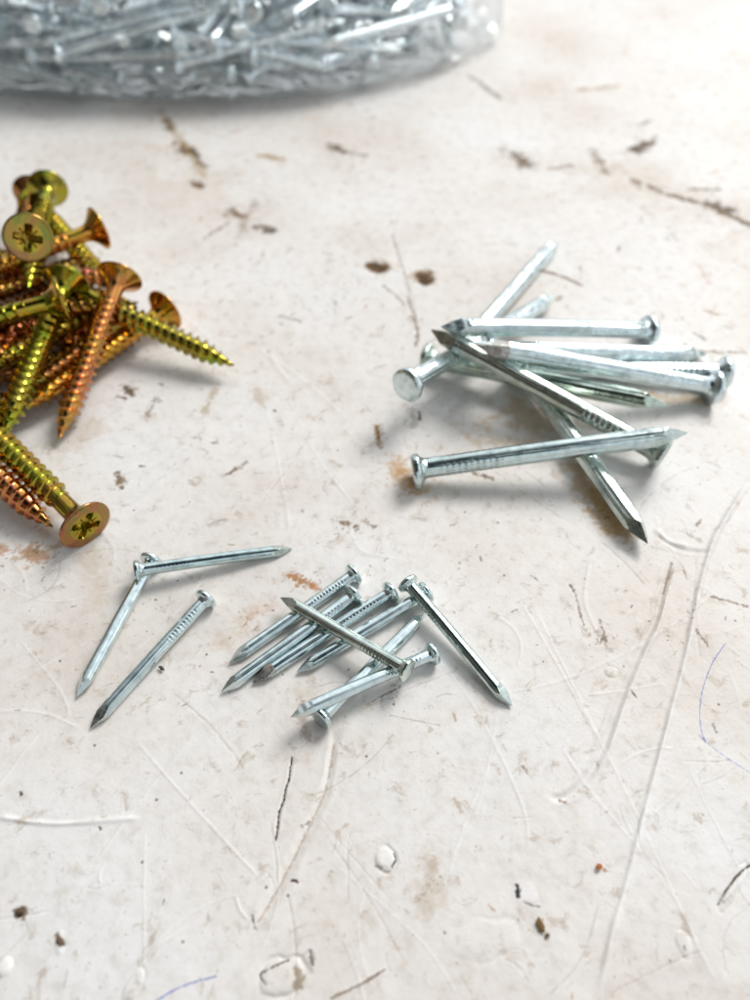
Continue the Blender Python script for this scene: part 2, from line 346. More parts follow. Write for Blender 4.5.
STAINS_AND_SHADE = [  # surface marks, plus warm shade painted beneath the large nails
 (8.32, (0.52, 0.36, 0.2), 0.5175, 1, [(17.54, 101.99), (34.57, 104.64)]),  # warm shadow under the crossed large nails, painted as tan
 (5.728, (0.5, 0.3, 0.1), 0.575, 1, [(36.81, 90.77), (39.32, 79.58)]),  # warm brown shadow painted by the tip that points forward
 (5.052, (0.5, 0.27, 0.07), 0.575, 1, [(3.51, 90.77), (7.73, 86.6)]),  # rust at the front nail's head, partly its warm shadow painted in
 (4.697, (0.52, 0.36, 0.2), 0.45999999999999996, 1, [(50.73, 110.15), (62.64, 108.19)]),  # warm shade painted under the right ends of the large nails
 (6.113, (0.55, 0.42, 0.28), 0.40249999999999997, 1, [(-51.69, 101.99), (-56.48, 95.61)]),  # soft tan blots beside the screws and small nails
 (4.793, (0.55, 0.4, 0.25), 0.40249999999999997, 1, [(-56.71, 80.64), (-51.98, 75.43)]),
 (4.192, (0.55, 0.42, 0.28), 0.345, 1, [(-45.35, 71.45), (-42.04, 63.95)]),
 (3.015, (0.55, 0.4, 0.25), 0.40249999999999997, 1, [(-22.06, 57.03), (-17.49, 63.06)]),
 (3.104, (0.55, 0.42, 0.3), 0.345, 1, [(-10.53, 49.07), (-6.15, 44.64)]),
 (22.005, (0.58, 0.48, 0.38), 0.345, 1, [(-58.23, 221.12), (-45.55, 192.65)]),
 (20.485, (0.58, 0.48, 0.38), 0.345, 1, [(68.98, 192.65), (89.76, 175.4)]),
 (10.86, (0.58, 0.48, 0.38), 0.345, 1, [(36.36, 203.44), (60.08, 200.68)]),
 (3.49, (0.085, 0.052, 0.028), 0.97, 1, [(-59.9, 227.45), (-57.88, 222.36)]),
 (3.354, (0.16, 0.085, 0.03), 0.9199999999999999, 1, [(-54.21, 213.82), (-50.7, 209.13)]),
 (3.658, (0.085, 0.052, 0.028), 0.9199999999999999, 1, [(-50.7, 209.13), (-46.62, 201.78)]),
 (2.793, (0.16, 0.085, 0.03), 0.9199999999999999, 1, [(-46.96, 191.61), (-45.1, 189.55)]),
 (2.625, (0.42, 0.3, 0.17), 0.575, 1, [(-63.39, 234.02), (-44.63, 195.28)]),
 (4.329, (0.16, 0.085, 0.03), 0.8049999999999999, 1, [(-35.2, 177.74), (-32.9, 174.93)]),
 (3.25, (0.085, 0.052, 0.028), 0.8624999999999999, 1, [(-27.51, 169.91), (-25.46, 168.57)]),
 (4.077, (0.085, 0.052, 0.028), 0.9199999999999999, 1, [(-13.25, 211.46), (-8.19, 207.98)]),
 (1.837, (0.16, 0.085, 0.03), 0.575, 1, [(-8.19, 207.98), (-2.71, 205.69)]),
 (3.292, (0.42, 0.3, 0.17), 0.9199999999999999, 1, [(-30.7, 206.26), (-26.21, 204.57)]),
 (2.645, (0.16, 0.085, 0.03), 0.45999999999999996, 1, [(-32.18, 166.37), (-30.23, 182.55)]),
 (2.085, (0.085, 0.052, 0.028), 0.575, 1, [(29.43, 259.88), (37.71, 242.23)]),
 (4.739, (0.085, 0.052, 0.028), 0.69, 1, [(37.96, 207.98), (40.32, 200.68)]),
 (2.914, (0.16, 0.085, 0.03), 0.5175, 1, [(35.75, 210.29), (42.36, 197.95)]),
 (2.904, (0.16, 0.085, 0.03), 0.69, 1, [(60.02, 209.13), (60.95, 196.88)]),
 (3.726, (0.085, 0.052, 0.028), 0.9199999999999999, 1, [(71.53, 209.13), (76.44, 213.82)]),
 (1.509, (0.16, 0.085, 0.03), 0.575, 1, [(76.44, 213.82), (78.96, 217.43)]),
 (4.028, (0.085, 0.052, 0.028), 0.8624999999999999, 1, [(83.84, 180.61), (88.21, 176.8)]),
 (2.034, (0.16, 0.085, 0.03), 0.8049999999999999, 1, [(68.75, 191.61), (75.3, 184.52), (81.33, 180.61), (91.12, 170.36)]),
 (1.383, (0.085, 0.052, 0.028), 0.69, 1, [(80.65, 187.52), (88.33, 187.52)]),
 (1.311, (0.085, 0.052, 0.028), 0.69, 1, [(86.88, 174.01), (90.84, 169.47)]),
 (2.098, (0.16, 0.085, 0.03), 0.575, 1, [(67.12, 193.69), (68.07, 188.53)]),
 (2.157, (0.16, 0.085, 0.03), 0.5175, 1, [(46.49, 199.04), (52.07, 200.68)]),
 (2.492, (0.42, 0.3, 0.17), 0.69, 1, [(62.82, 247.93), (74.44, 250.85)]),
 (1.944, (0.16, 0.085, 0.03), 0.575, 1, [(75.97, 224.25), (79.57, 227.45)]),
 (1.665, (0.5, 0.2, 0.06), 0.345, 1, [(66.71, 176.8), (67.73, 175.86)]),
 (1.254, (0.16, 0.085, 0.03), 0.8049999999999999, 0.8, [(37.33, 151.84), (42.55, 149.11), (45.83, 146.05)]),
 (1.217, (0.16, 0.085, 0.03), 0.575, 1, [(39.24, 140.51), (40.77, 141.96)]),
 (1.509, (0.5, 0.2, 0.06), 0.345, 1, [(74.07, 153.82), (74.17, 146.05)]),
 (1.135, (0.16, 0.085, 0.03), 0.575, 1, [(63.24, 125.18), (65.69, 122.96), (74.79, 122.96)]),
 (0.924, (0.085, 0.052, 0.028), 0.575, 1, [(66.32, 129.09), (67.97, 126.8)]),
 (1.433, (0.42, 0.3, 0.17), 0.69, 1, [(70.55, 136.94), (72.29, 135.54)]),
 (5.595, (0.42, 0.3, 0.17), 0.45999999999999996, 0.7, [(-0.23, 153.02), (1.36, 152.63)]),
 (5.506, (0.42, 0.3, 0.17), 0.575, 0.7, [(10.99, 149.49), (11.36, 147.57)]),
 (4.578, (0.16, 0.085, 0.03), 0.97, 0.25, [(-0.23, 153.02), (1.36, 152.63)]),
 (4.505, (0.16, 0.085, 0.03), 0.97, 0.25, [(10.99, 149.49), (11.36, 147.57)]),
 (3.052, (0.085, 0.052, 0.028), 0.97, 0.7, [(-0.46, 153.42), (1.36, 152.23)]),
 (2.997, (0.085, 0.052, 0.028), 0.97, 0.7, [(10.53, 149.11), (11.77, 146.81)]),
 (0.766, (0.16, 0.085, 0.03), 0.45999999999999996, 1, [(4.05, 166.37), (5.72, 155.03), (7.63, 141.96)]),
 (0.942, (0.16, 0.085, 0.03), 0.69, 1, [(7.17, 141.23), (8.1, 136.24), (8.68, 128.43), (8.36, 125.18)]),
 (0.733, (0.16, 0.085, 0.03), 0.69, 0.8, [(1.99, 145.3), (4.37, 142.33), (6.24, 138.71)]),
 (1.429, (0.42, 0.3, 0.17), 0.9199999999999999, 0.7, [(0.18, 101.72), (0.9, 96.61)]),
 (0.614, (0.16, 0.085, 0.03), 0.9199999999999999, 0.8, [(0.18, 101.72), (0.73, 98.12)]),
 (1.877, (0.36, 0.33, 0.29), 0.575, 0.8, [(7.14, 105.99), (7.19, 101.72)]),
 (0.627, (0.085, 0.052, 0.028), 0.9199999999999999, 0.6, [(8.25, 105.45), (8.36, 103.31)]),
 (1.109, (0.16, 0.085, 0.03), 0.8624999999999999, 1, [(-5.79, 79.16), (-3.29, 77.9)]),
 (0.925, (0.16, 0.085, 0.03), 0.69, 1, [(-2.16, 79.58), (-0.16, 77.9)]),
 (1.745, (0.42, 0.17, 0.035), 0.8624999999999999, 1, [(-13.31, 68.38), (-9.77, 66.51)]),
 (0.865, (0.5, 0.2, 0.06), 0.69, 1, [(-9.77, 66.51), (-7.55, 65.4)]),
 (1.357, (0.16, 0.085, 0.03), 0.8624999999999999, 1, [(-44.84, 89.83), (-43.63, 86.6)]),
 (1.722, (0.085, 0.052, 0.028), 0.9199999999999999, 1, [(-48.08, 112.14), (-46.08, 109.87)]),
 (1.069, (0.16, 0.085, 0.03), 0.9199999999999999, 1, [(-49.08, 109.59), (-47.49, 109.31)]),
 (1.689, (0.16, 0.085, 0.03), 0.6325, 1, [(-42.41, 104.64), (-41.67, 108.75)]),
 (0.651, (0.085, 0.052, 0.028), 0.8049999999999999, 1, [(-41.72, 113.3), (-41.04, 112.72)]),
 (0.789, (0.085, 0.052, 0.028), 0.8049999999999999, 1, [(-41.37, 91.72), (-40.49, 91.72)]),
 (2.872, (0.42, 0.17, 0.035), 0.69, 1, [(-55.79, 73.42), (-53.21, 72.23)]),
 (1.802, (0.42, 0.17, 0.035), 0.69, 1, [(-60.67, 73.62), (-58.36, 73.42)]),
 (1.437, (0.42, 0.3, 0.17), 0.69, 1, [(-57.29, 71.45), (-50.91, 74.42)]),
 (0.784, (0.16, 0.085, 0.03), 0.69, 1, [(-25.65, 89.83), (-23.71, 91.25)]),
 (0.786, (0.16, 0.085, 0.03), 0.575, 1, [(-26.11, 89.36), (-22.64, 92.68)]),
 (1.112, (0.16, 0.085, 0.03), 0.45999999999999996, 1, [(-27.23, 78.52), (-24.89, 79.58)]),
 (1.705, (0.42, 0.3, 0.17), 0.575, 1, [(-31.95, 105.99), (-30.82, 111.57)]),
 (2.356, (0.42, 0.3, 0.17), 0.45999999999999996, 1, [(-23.11, 111.57), (-21.45, 108.19)]),
 (1.185, (0.16, 0.085, 0.03), 0.575, 1, [(-20.17, 135.19), (-15.82, 133.47)]),
 (1.297, (0.16, 0.085, 0.03), 0.575, 1, [(-40.34, 165.06), (-35.27, 172.17)]),
 (3.482, (0.42, 0.3, 0.17), 0.40249999999999997, 1, [(6.69, 26.46), (5.76, 21.72)]),
 (1.635, (0.42, 0.3, 0.17), 0.45999999999999996, 1, [(6.71, 26.92), (7.16, 26.12)]),
 (2.257, (0.82, 0.81, 0.8), 0.575, 0.5, [(17.7, 23.12), (18.33, 22.47)]),
 (0.599, (0.02, 0.018, 0.018), 0.97, 0.8, [(16.95, 23.78), (16.95, 22.8)]),
 (0.211, (0.085, 0.052, 0.028), 0.8049999999999999, 0.9, [(17.34, 22.15), (18.35, 21.72), (19.38, 21.51)]),
 (0.541, (0.42, 0.17, 0.035), 0.8049999999999999, 0.7, [(27.67, 25.55), (27.89, 25.44)]),
 (1.179, (0.16, 0.085, 0.03), 0.8624999999999999, 1, [(-42.04, 21.09), (-41.01, 20.77)]),
 (0.786, (0.085, 0.052, 0.028), 0.9199999999999999, 1, [(-41.71, 20.77), (-41.48, 21.19)]),
 (0.769, (0.16, 0.085, 0.03), 0.97, 0.8, [(-36.63, 18.4), (-35.51, 17.59)]),
 (0.575, (0.085, 0.052, 0.028), 0.9199999999999999, 0.6, [(-45.62, 34.76), (-45.45, 34.63)]),
 (0.42, (0.16, 0.085, 0.03), 0.9199999999999999, 0.7, [(-34.5, 30.55), (-34.19, 30.31)]),
 (0.316, (0.02, 0.018, 0.018), 0.97, 0.5, [(-10.99, 39.48), (-11.15, 38.01), (-11.19, 36.69), (-11.59, 35.14), (-11.63, 33.87), (-12.15, 32.38), (-12.15, 30.92), (-12.25, 29.01)]),
 (0.362, (0.42, 0.32, 0.22), 0.6325, 0.9, [(-5.5, 41.53), (-6.32, 35.4), (-8.58, 29.84), (-11.23, 24.0), (-13.59, 19.94)]),
 (0.52, (0.085, 0.052, 0.028), 0.8624999999999999, 0.8, [(-14.21, 20.35), (-13.87, 19.32)]),
 (0.47, (0.085, 0.052, 0.028), 0.97, 0.5, [(-9.95, 24.44), (-9.34, 24.22)]),
 (0.421, (0.16, 0.085, 0.03), 0.575, 0.8, [(-9.13, 30.67), (-8.16, 31.16)]),
 (0.276, (0.085, 0.052, 0.028), 0.9199999999999999, 0.8, [(-12.09, 13.69), (-12.85, 14.64), (-11.56, 15.32), (-9.82, 16.1)]),
 (1.124, (0.28, 0.22, 0.14), 0.8049999999999999, 0.5, [(-8.74, 15.12), (-8.36, 14.35), (-8.65, 13.59)]),
 (0.38, (0.085, 0.052, 0.028), 0.8049999999999999, 0.8, [(-7.39, 17.09), (-7.09, 15.61)]),
 (0.373, (0.16, 0.085, 0.03), 0.8049999999999999, 0.6, [(-4.73, 12.47), (-1.66, 13.69), (1.01, 15.12)]),
 (0.3, (0.02, 0.018, 0.018), 0.9199999999999999, 0.7, [(2.33, 27.49), (2.56, 26.69), (2.06, 25.89)]),
 (0.543, (0.36, 0.33, 0.29), 0.8049999999999999, 0.5, [(0.12, 26.01), (0.61, 25.78)]),
 (0.268, (0.085, 0.052, 0.028), 0.97, 0.7, [(40.34, 21.72), (42.06, 23.56), (44.0, 25.22), (46.08, 26.46)]),
 (0.976, (0.16, 0.085, 0.03), 0.8624999999999999, 1, [(16.61, 90.3), (18.28, 89.36), (20.32, 88.9)]),
 (2.73, (0.5, 0.26, 0.06), 0.575, 1, [(4.42, 92.68), (6.34, 86.15)]),  # rust tone deepening the painted shadow at the front nail's head
 (4.121, (0.45, 0.27, 0.09), 0.6325, 1, [(38.01, 85.02), (39.89, 77.48)]),  # more painted brown shade at the forward tip
 (3.241, (0.5, 0.34, 0.16), 0.45999999999999996, 1, [(19.05, 98.12), (33.36, 96.86)]),  # tan shade painted just behind the frontmost large nail
 (2.557, (0.5, 0.34, 0.16), 0.5175, 1, [(53.41, 109.31), (61.69, 108.19)]),  # painted tan shade again, right side of the large heap
 (0.471, (0.085, 0.052, 0.028), 0.8624999999999999, 0.8, [(35.96, 49.07), (36.46, 48.17)]),
 (0.499, (0.16, 0.085, 0.03), 0.69, 1, [(33.73, 60.42), (33.98, 57.03)]),
 (0.823, (0.16, 0.085, 0.03), 0.45999999999999996, 1, [(33.05, 58.37), (34.24, 55.38)]),
 (0.52, (0.085, 0.052, 0.028), 0.8049999999999999, 0.8, [(30.26, 66.69), (30.57, 65.77)]),
 (0.424, (0.16, 0.085, 0.03), 0.69, 1, [(30.72, 65.77), (31.18, 58.71)]),
 (0.423, (0.085, 0.052, 0.028), 0.69, 1, [(20.7, 61.82), (21.35, 62.17)]),
 (0.438, (0.085, 0.052, 0.028), 0.69, 1, [(24.58, 68.38), (25.42, 67.62)]),
 (0.513, (0.16, 0.085, 0.03), 0.69, 0.8, [(51.72, 64.68), (56.69, 62.88)]),
 (0.495, (0.16, 0.085, 0.03), 0.69, 0.8, [(47.82, 58.71), (48.75, 56.2)]),
 (0.352, (0.085, 0.052, 0.028), 0.69, 0.8, [(48.71, 70.28), (48.75, 68.0)]),
 (0.526, (0.16, 0.085, 0.03), 0.575, 0.8, [(47.16, 71.06), (44.53, 65.4)]),
 (0.915, (0.4, 0.33, 0.28), 0.575, 0.9, [(50.07, 77.48), (52.8, 75.43)]),
 (0.236, (0.1, 0.14, 0.48), 0.6325, 0.5, [(51.48, 56.53), (48.94, 53.76), (46.91, 50.61), (45.38, 47.57), (44.39, 43.92), (44.41, 41.53)]),
 (0.223, (0.1, 0.14, 0.48), 0.6325, 0.5, [(43.87, 42.51), (45.38, 40.7), (47.48, 38.8), (49.26, 37.35)]),
 (0.248, (0.1, 0.14, 0.48), 0.7474999999999999, 0.4, [(-24.09, 12.0), (-22.61, 12.93), (-20.53, 13.78), (-17.74, 14.45)]),
 (0.345, (0.085, 0.052, 0.028), 0.69, 1, [(-0.42, 47.42), (1.4, 48.47), (3.52, 49.53)]),
 (0.474, (0.16, 0.085, 0.03), 0.575, 1, [(-4.92, 49.07), (-1.84, 50.61)]),
 (0.855, (0.42, 0.3, 0.17), 0.575, 1, [(10.22, 33.87), (11.02, 32.63)]),
 (0.587, (0.16, 0.085, 0.03), 0.575, 0.8, [(19.45, 38.27), (19.88, 37.48)]),
 (0.572, (0.16, 0.085, 0.03), 0.69, 1, [(23.64, 33.87), (24.34, 33.5)]),
 (0.306, (0.36, 0.33, 0.29), 0.575, 0.8, [(2.06, 45.36), (8.85, 43.92)]),
 (1.526, (0.5, 0.2, 0.06), 0.2875, 1, [(-18.83, 61.29), (-15.21, 63.06)]),
 (1.228, (0.16, 0.085, 0.03), 0.45999999999999996, 1, [(-10.44, 47.57), (-9.31, 42.51)]),
 (0.951, (0.4, 0.3, 0.25), 0.40249999999999997, 1, [(13.59, 52.17), (15.81, 48.47)]),
]
CLUSTERS = [
 (-53.44, 209.13, 6.03, 45),
 (-34.04, 176.33, 4.44, 25),
 (-26.51, 169.47, 2.89, 15),
 (84.95, 180.13, 9.99, 60),
 (62.75, 200.68, 8.01, 30),
 (39.86, 203.44, 5.93, 30),
 (73.84, 210.87, 3.86, 15),
 (-9.59, 209.13, 5.48, 20),
 (-4.13, 78.52, 4.13, 30),
 (42.25, 147.19, 5.56, 20),
 (-47.02, 110.72, 4.22, 22),
 (-10.88, 67.06, 3.42, 30),
 (38.37, 80.64, 3.0, 25),
 (6.57, 23.89, 2.99, 25),
 (-54.55, 73.02, 4.81, 35),
 (7.8, 133.47, 2.95, 25),
 (45.11, 73.82, 4.83, 20),
 (32.8, 57.03, 3.24, 25),
 (47.69, 62.17, 5.3, 25),
 (-18.74, 60.42, 3.75, 20),
 (2.81, 49.07, 4.21, 20),
 (19.12, 19.63, 1.39, 18),
 (-44.1, 87.97, 2.08, 15),
 (-31.74, 98.12, 10.88, 40),
 (-9.76, 140.51, 13.01, 30),
 (-34.4, 63.95, 9.17, 30),
 (16.71, 71.45, 12.73, 40),
 (56.69, 247.93, 18.39, 25),
]

def lattice(seed, n=256):
    return np.random.default_rng(seed).random((n, n)).astype(np.float32)
def vnoise(X, Y, scale, seed):
    T = lattice(seed); n = T.shape[0]
    k = .35 + seed*.7; x = (X*math.cos(k)-Y*math.sin(k)) / scale + 10000.3; y = (X*math.sin(k)+Y*math.cos(k)) / scale + 10000.7
    xi = np.floor(x).astype(np.int64); yi = np.floor(y).astype(np.int64)
    fx = x - xi; fy = y - yi
    fx = fx*fx*(3-2*fx); fy = fy*fy*(3-2*fy)
    a = T[yi % n, xi % n]; b = T[yi % n, (xi+1) % n]; c = T[(yi+1) % n, xi % n]; d = T[(yi+1) % n, (xi+1) % n]
    return (a*(1-fx)+b*fx)*(1-fy)+(c*(1-fx)+d*fx)*fy
def smooth(a, b, x):
    t = np.clip((x-a)/(b-a), 0, 1); return t*t*(3-2*t)

def build_tabletop():
    # rows get finer towards the near edge, where the picture resolves more of the paint
    rows = [-400, -250, -150, -80, -40, -20, -8, 0, 5]
    y = 9.0
    while y < 380:
        rows.append(y); y += 0.12 + 0.62 * (y / 380) ** 1.35 + 0.0
    rows += [390, 410, 440, 500, 600, 800, 1100]
    rows = np.array(rows)
    hw = np.where(rows > 9, 49 + 0.43 * np.clip(rows, 0, 400), 52.0)
    u = np.concatenate([[-9, -5, -3, -2, -1.5, -1.2], np.linspace(-1.08, 1.08, 900), [1.2, 1.5, 2, 3, 5, 9]])
    X = (hw[:, None] * u[None, :]).astype(np.float64); Y = np.repeat(rows[:, None], len(u), 1)
    Z = np.zeros_like(X)
    n_a = vnoise(X, Y, 0.35, 1); n_b = vnoise(X, Y, 1.0, 2); n_c = vnoise(X, Y, 2.6, 3); n_d = vnoise(X, Y, 9, 4); n_e = vnoise(X, Y, 33, 5)
    wob = vnoise(X, Y, 5, 8) - .5
    Z += 0.55*(n_e-.5) + 0.16*(n_d-.5) + 0.045*(n_c-.5) + 0.013*(n_b-.5) + 0.004*(n_a-.5)
    col = np.ones(X.shape + (4,), np.float32); col[..., 3] = 0
    def block(pts, pad):
        ys = [q[1] for q in pts]; r0 = np.searchsorted(rows, min(ys)-pad); r1 = np.searchsorted(rows, max(ys)+pad)
        r0, r1 = max(r0, 0), min(max(r1, r0+1), len(rows))
        xs = [q[0] for q in pts]
        m = ((X[r0:r1] > min(xs)-pad) & (X[r0:r1] < max(xs)+pad)).any(0)
        ci = np.nonzero(m)[0]
        if len(ci) == 0: return None
        return slice(r0, r1), slice(ci[0], ci[-1]+1)
    def pdist(pts, B):
        x, y = X[B], Y[B]
        best = np.full(x.shape, 1e9); par = np.zeros(x.shape)
        cum = 0; tot = sum(math.dist(a, b) for a, b in zip(pts, pts[1:])) or 1
        for a, b in zip(pts, pts[1:]):
            dx, dy = b[0]-a[0], b[1]-a[1]; l2 = dx*dx+dy*dy + 1e-12
            t = np.clip(((x-a[0])*dx+(y-a[1])*dy)/l2, 0, 1)
            dd = np.hypot(x-(a[0]+t*dx), y-(a[1]+t*dy)); k = dd < best
            best[k] = dd[k]; par[k] = (cum + t[k]*math.sqrt(l2))/tot
            cum += math.sqrt(l2)
        return best, par
    def smoothline(pts, n=6):
        if len(pts) < 3: return pts
        P = [np.array(q) for q in pts]; P = [2*P[0]-P[1]] + P + [2*P[-1]-P[-2]]; out = []
        for i in range(1, len(P)-2):
            a, b, c, d = P[i-1:i+3]
            for t in np.arange(n)/n:
                out.append(tuple(.5*((2*b)+(c-a)*t+(2*a-5*b+4*c-d)*t*t+(3*b-a-3*c+d)*t**3)))
        out.append(tuple(P[-2])); return out
    def put(B, c, a):
        A = col[B]; al = A[..., 3]; na = al + a*(1-al)
        for k in range(3):
            A[..., k] = np.where(na > 1e-5, (A[..., k]*al*(1-a) + c[k]*a)/np.maximum(na, 1e-5), A[..., k])
        A[..., 3] = na
    def relief(wd, h, pts):
        pts = smoothline(pts); B = block(pts, wd*2+1)
        if B is None: return
        dd, par = pdist(pts, B)
        wv = wd*.5*(0.7+0.6*n_c[B]); dd = np.abs(dd + 0.15*wd*(n_b[B]-.5))
        ends = smooth(0, .08, par)*smooth(0, .08, 1-par)
        amp = 0.55+0.9*n_d[B]
        Z[B] += 1.3*h*np.exp(-(dd/wv)**2)*ends*amp
        if h < 0: Z[B] += -0.35*h*np.exp(-((dd-1.7*wv)/(.7*wv))**2)*ends*amp
        if h > .15: put(B, (.85, .84, .82), .55*np.exp(-(dd/wv)**2)*ends*smooth(.15, .6, n_b[B]))
        if wd < 0.62:                                             # a light scratch has bare, whiter paint along it
            put(B, (.83, .82, .80) if h > 0 else (.42, .36, .30), 0.5*np.exp(-(dd/(wv*.8))**2)*ends*smooth(.25, .6, n_b[B]))
    for r in RELIEF: relief(*r)
    # many finer random scratches from use
    rg = np.random.default_rng(12)
    for k in range(170):
        yy = 14 + 250*rg.random()**1.6; xx = (rg.random()-.5)*(1.9*(49+.43*yy)); an = rg.choice([0.9, 2.2, 1.5, 0.2]) + rg.normal()*.25
        ln = (3+22*rg.random()**2)*(.6+yy/150); bend = rg.normal()*.12*ln
        P = [(xx+math.cos(an)*ln*(t-.5)-math.sin(an)*bend*(t-.5)**2*4, yy+math.sin(an)*ln*(t-.5)+math.cos(an)*bend*(t-.5)**2*4) for t in (0, .25, .5, .75, 1)]
        relief((.14+.16*rg.random())*(.8+yy/140), rg.choice([.02, .035, -.025, -.04]), P)
    for cx, cy, rx, ry, an, h, rim in DOMES:
        B = block([(cx, cy)], max(rx, ry)*2)
        if B is None: continue
        a = math.radians(an); x, y = X[B]-cx, Y[B]-cy
        p, q = (x*math.cos(a)+y*math.sin(a))/rx, (-x*math.sin(a)+y*math.cos(a))/ry
        rr = np.hypot(p, q)*(1+.34*(n_c[B]-.5)+.30*(n_b[B]-.5))
        Z[B] += h*np.clip(1-rr**5, 0, 1)*(.45+.9*n_c[B]) + rim*np.exp(-((rr-1.1)/.13)**2)*smooth(.25, .7, n_d[B]+p*.35)
    for wd, c, al, rag, pts in STAINS_AND_SHADE:
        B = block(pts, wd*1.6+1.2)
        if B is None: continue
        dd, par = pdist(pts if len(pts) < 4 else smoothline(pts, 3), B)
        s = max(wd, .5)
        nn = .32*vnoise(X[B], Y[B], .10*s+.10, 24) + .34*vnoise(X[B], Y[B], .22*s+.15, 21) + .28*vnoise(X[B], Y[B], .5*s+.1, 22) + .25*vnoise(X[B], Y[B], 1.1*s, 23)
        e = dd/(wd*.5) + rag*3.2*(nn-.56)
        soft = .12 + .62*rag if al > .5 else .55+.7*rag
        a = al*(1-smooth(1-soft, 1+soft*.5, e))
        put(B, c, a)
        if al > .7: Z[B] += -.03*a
    # scattered tiny flecks of dirt and rust
    for k in range(1700):
        yy = 12 + 300*rg.random()**1.25; xx = (rg.random()-.5)*(2*(49+.43*yy))
        sz = (.09+.42*rg.random()**5)*(.7+yy/130); an = rg.random()*3.14; ln = sz*rg.choice([.3, .6, 2.5])
        c = [(.20, .12, .06), (.09, .06, .04), (.38, .26, .14), (.42, .19, .06), (.32, .28, .24)][rg.integers(5)]
        pts = [(xx, yy), (xx+math.cos(an)*ln, yy+math.sin(an)*ln)]
        B = block(pts, sz*2+.6)
        if B is None: continue
        dd, par = pdist(pts, B)
        nn = vnoise(X[B], Y[B], .3*sz+.08, 31+k % 7)
        put(B, c, rg.uniform(.25, .8)*(1-smooth(.4, 1.1, dd/(sz*.5)+1.4*(nn-.5))))
    for cx, cy, rad, num in CLUSTERS:                             # crumbled dirt round the larger stains
        for k in range(int(num*1.7)):
            a, q = rg.random()*6.28, abs(rg.normal())*rad*.6
            sz = (.12+.35*rg.random()**2)*(.6+cy/160); an = rg.random()*3.14; ln = sz*rg.choice([.2, .6, 1.8])
            p0 = (cx+q*math.cos(a), cy+q*math.sin(a)); pts = [p0, (p0[0]+math.cos(an)*ln, p0[1]+math.sin(an)*ln)]
            B = block(pts, sz*2+.6)
            if B is None: continue
            dd, par = pdist(pts, B)
            nn = vnoise(X[B], Y[B], .3*sz+.08, 41+k % 7)
            put(B, [(.20, .12, .06), (.13, .085, .05), (.36, .25, .14), (.30, .20, .11)][rg.integers(4)], rg.uniform(.2, .75)*(1-smooth(.2, 1.2, dd/(sz*.5)+1.6*(nn-.5))))
    far = (np.abs(u)[None, :] > 1.081) | (rows[:, None] < 8) | (rows[:, None] > 385)
    Z[far] = 0
    nr, nc = X.shape
    co = np.stack([X, Y, Z], -1).reshape(-1, 3) * MM
    idx = np.arange(nr*nc).reshape(nr, nc)
    F = np.stack([idx[:-1, :-1], idx[:-1, 1:], idx[1:, 1:], idx[1:, :-1]], -1).reshape(-1, 4)
    me = bpy.data.meshes.new('tabletop')
    me.vertices.add(len(co)); me.vertices.foreach_set('co', co.ravel().astype(np.float32))
    me.loops.add(F.size); me.loops.foreach_set('vertex_index', F.ravel().astype(np.int32))
    me.polygons.add(len(F)); me.polygons.foreach_set('loop_start', np.arange(0, F.size, 4, dtype=np.int32))
    me.polygons.foreach_set('use_smooth', np.ones(len(F), dtype=bool))
    me.update(calc_edges=True)
    at = me.attributes.new('stain_shade', 'FLOAT_COLOR', 'POINT'); at.data.foreach_set('color', col.reshape(-1))
    me.materials.append(M_PAINT)
    o = link('tabletop', me); o['kind'] = 'structure'
    o['label'] = 'scratched and stained white painted tabletop under the nails and screws'
build_tabletop()

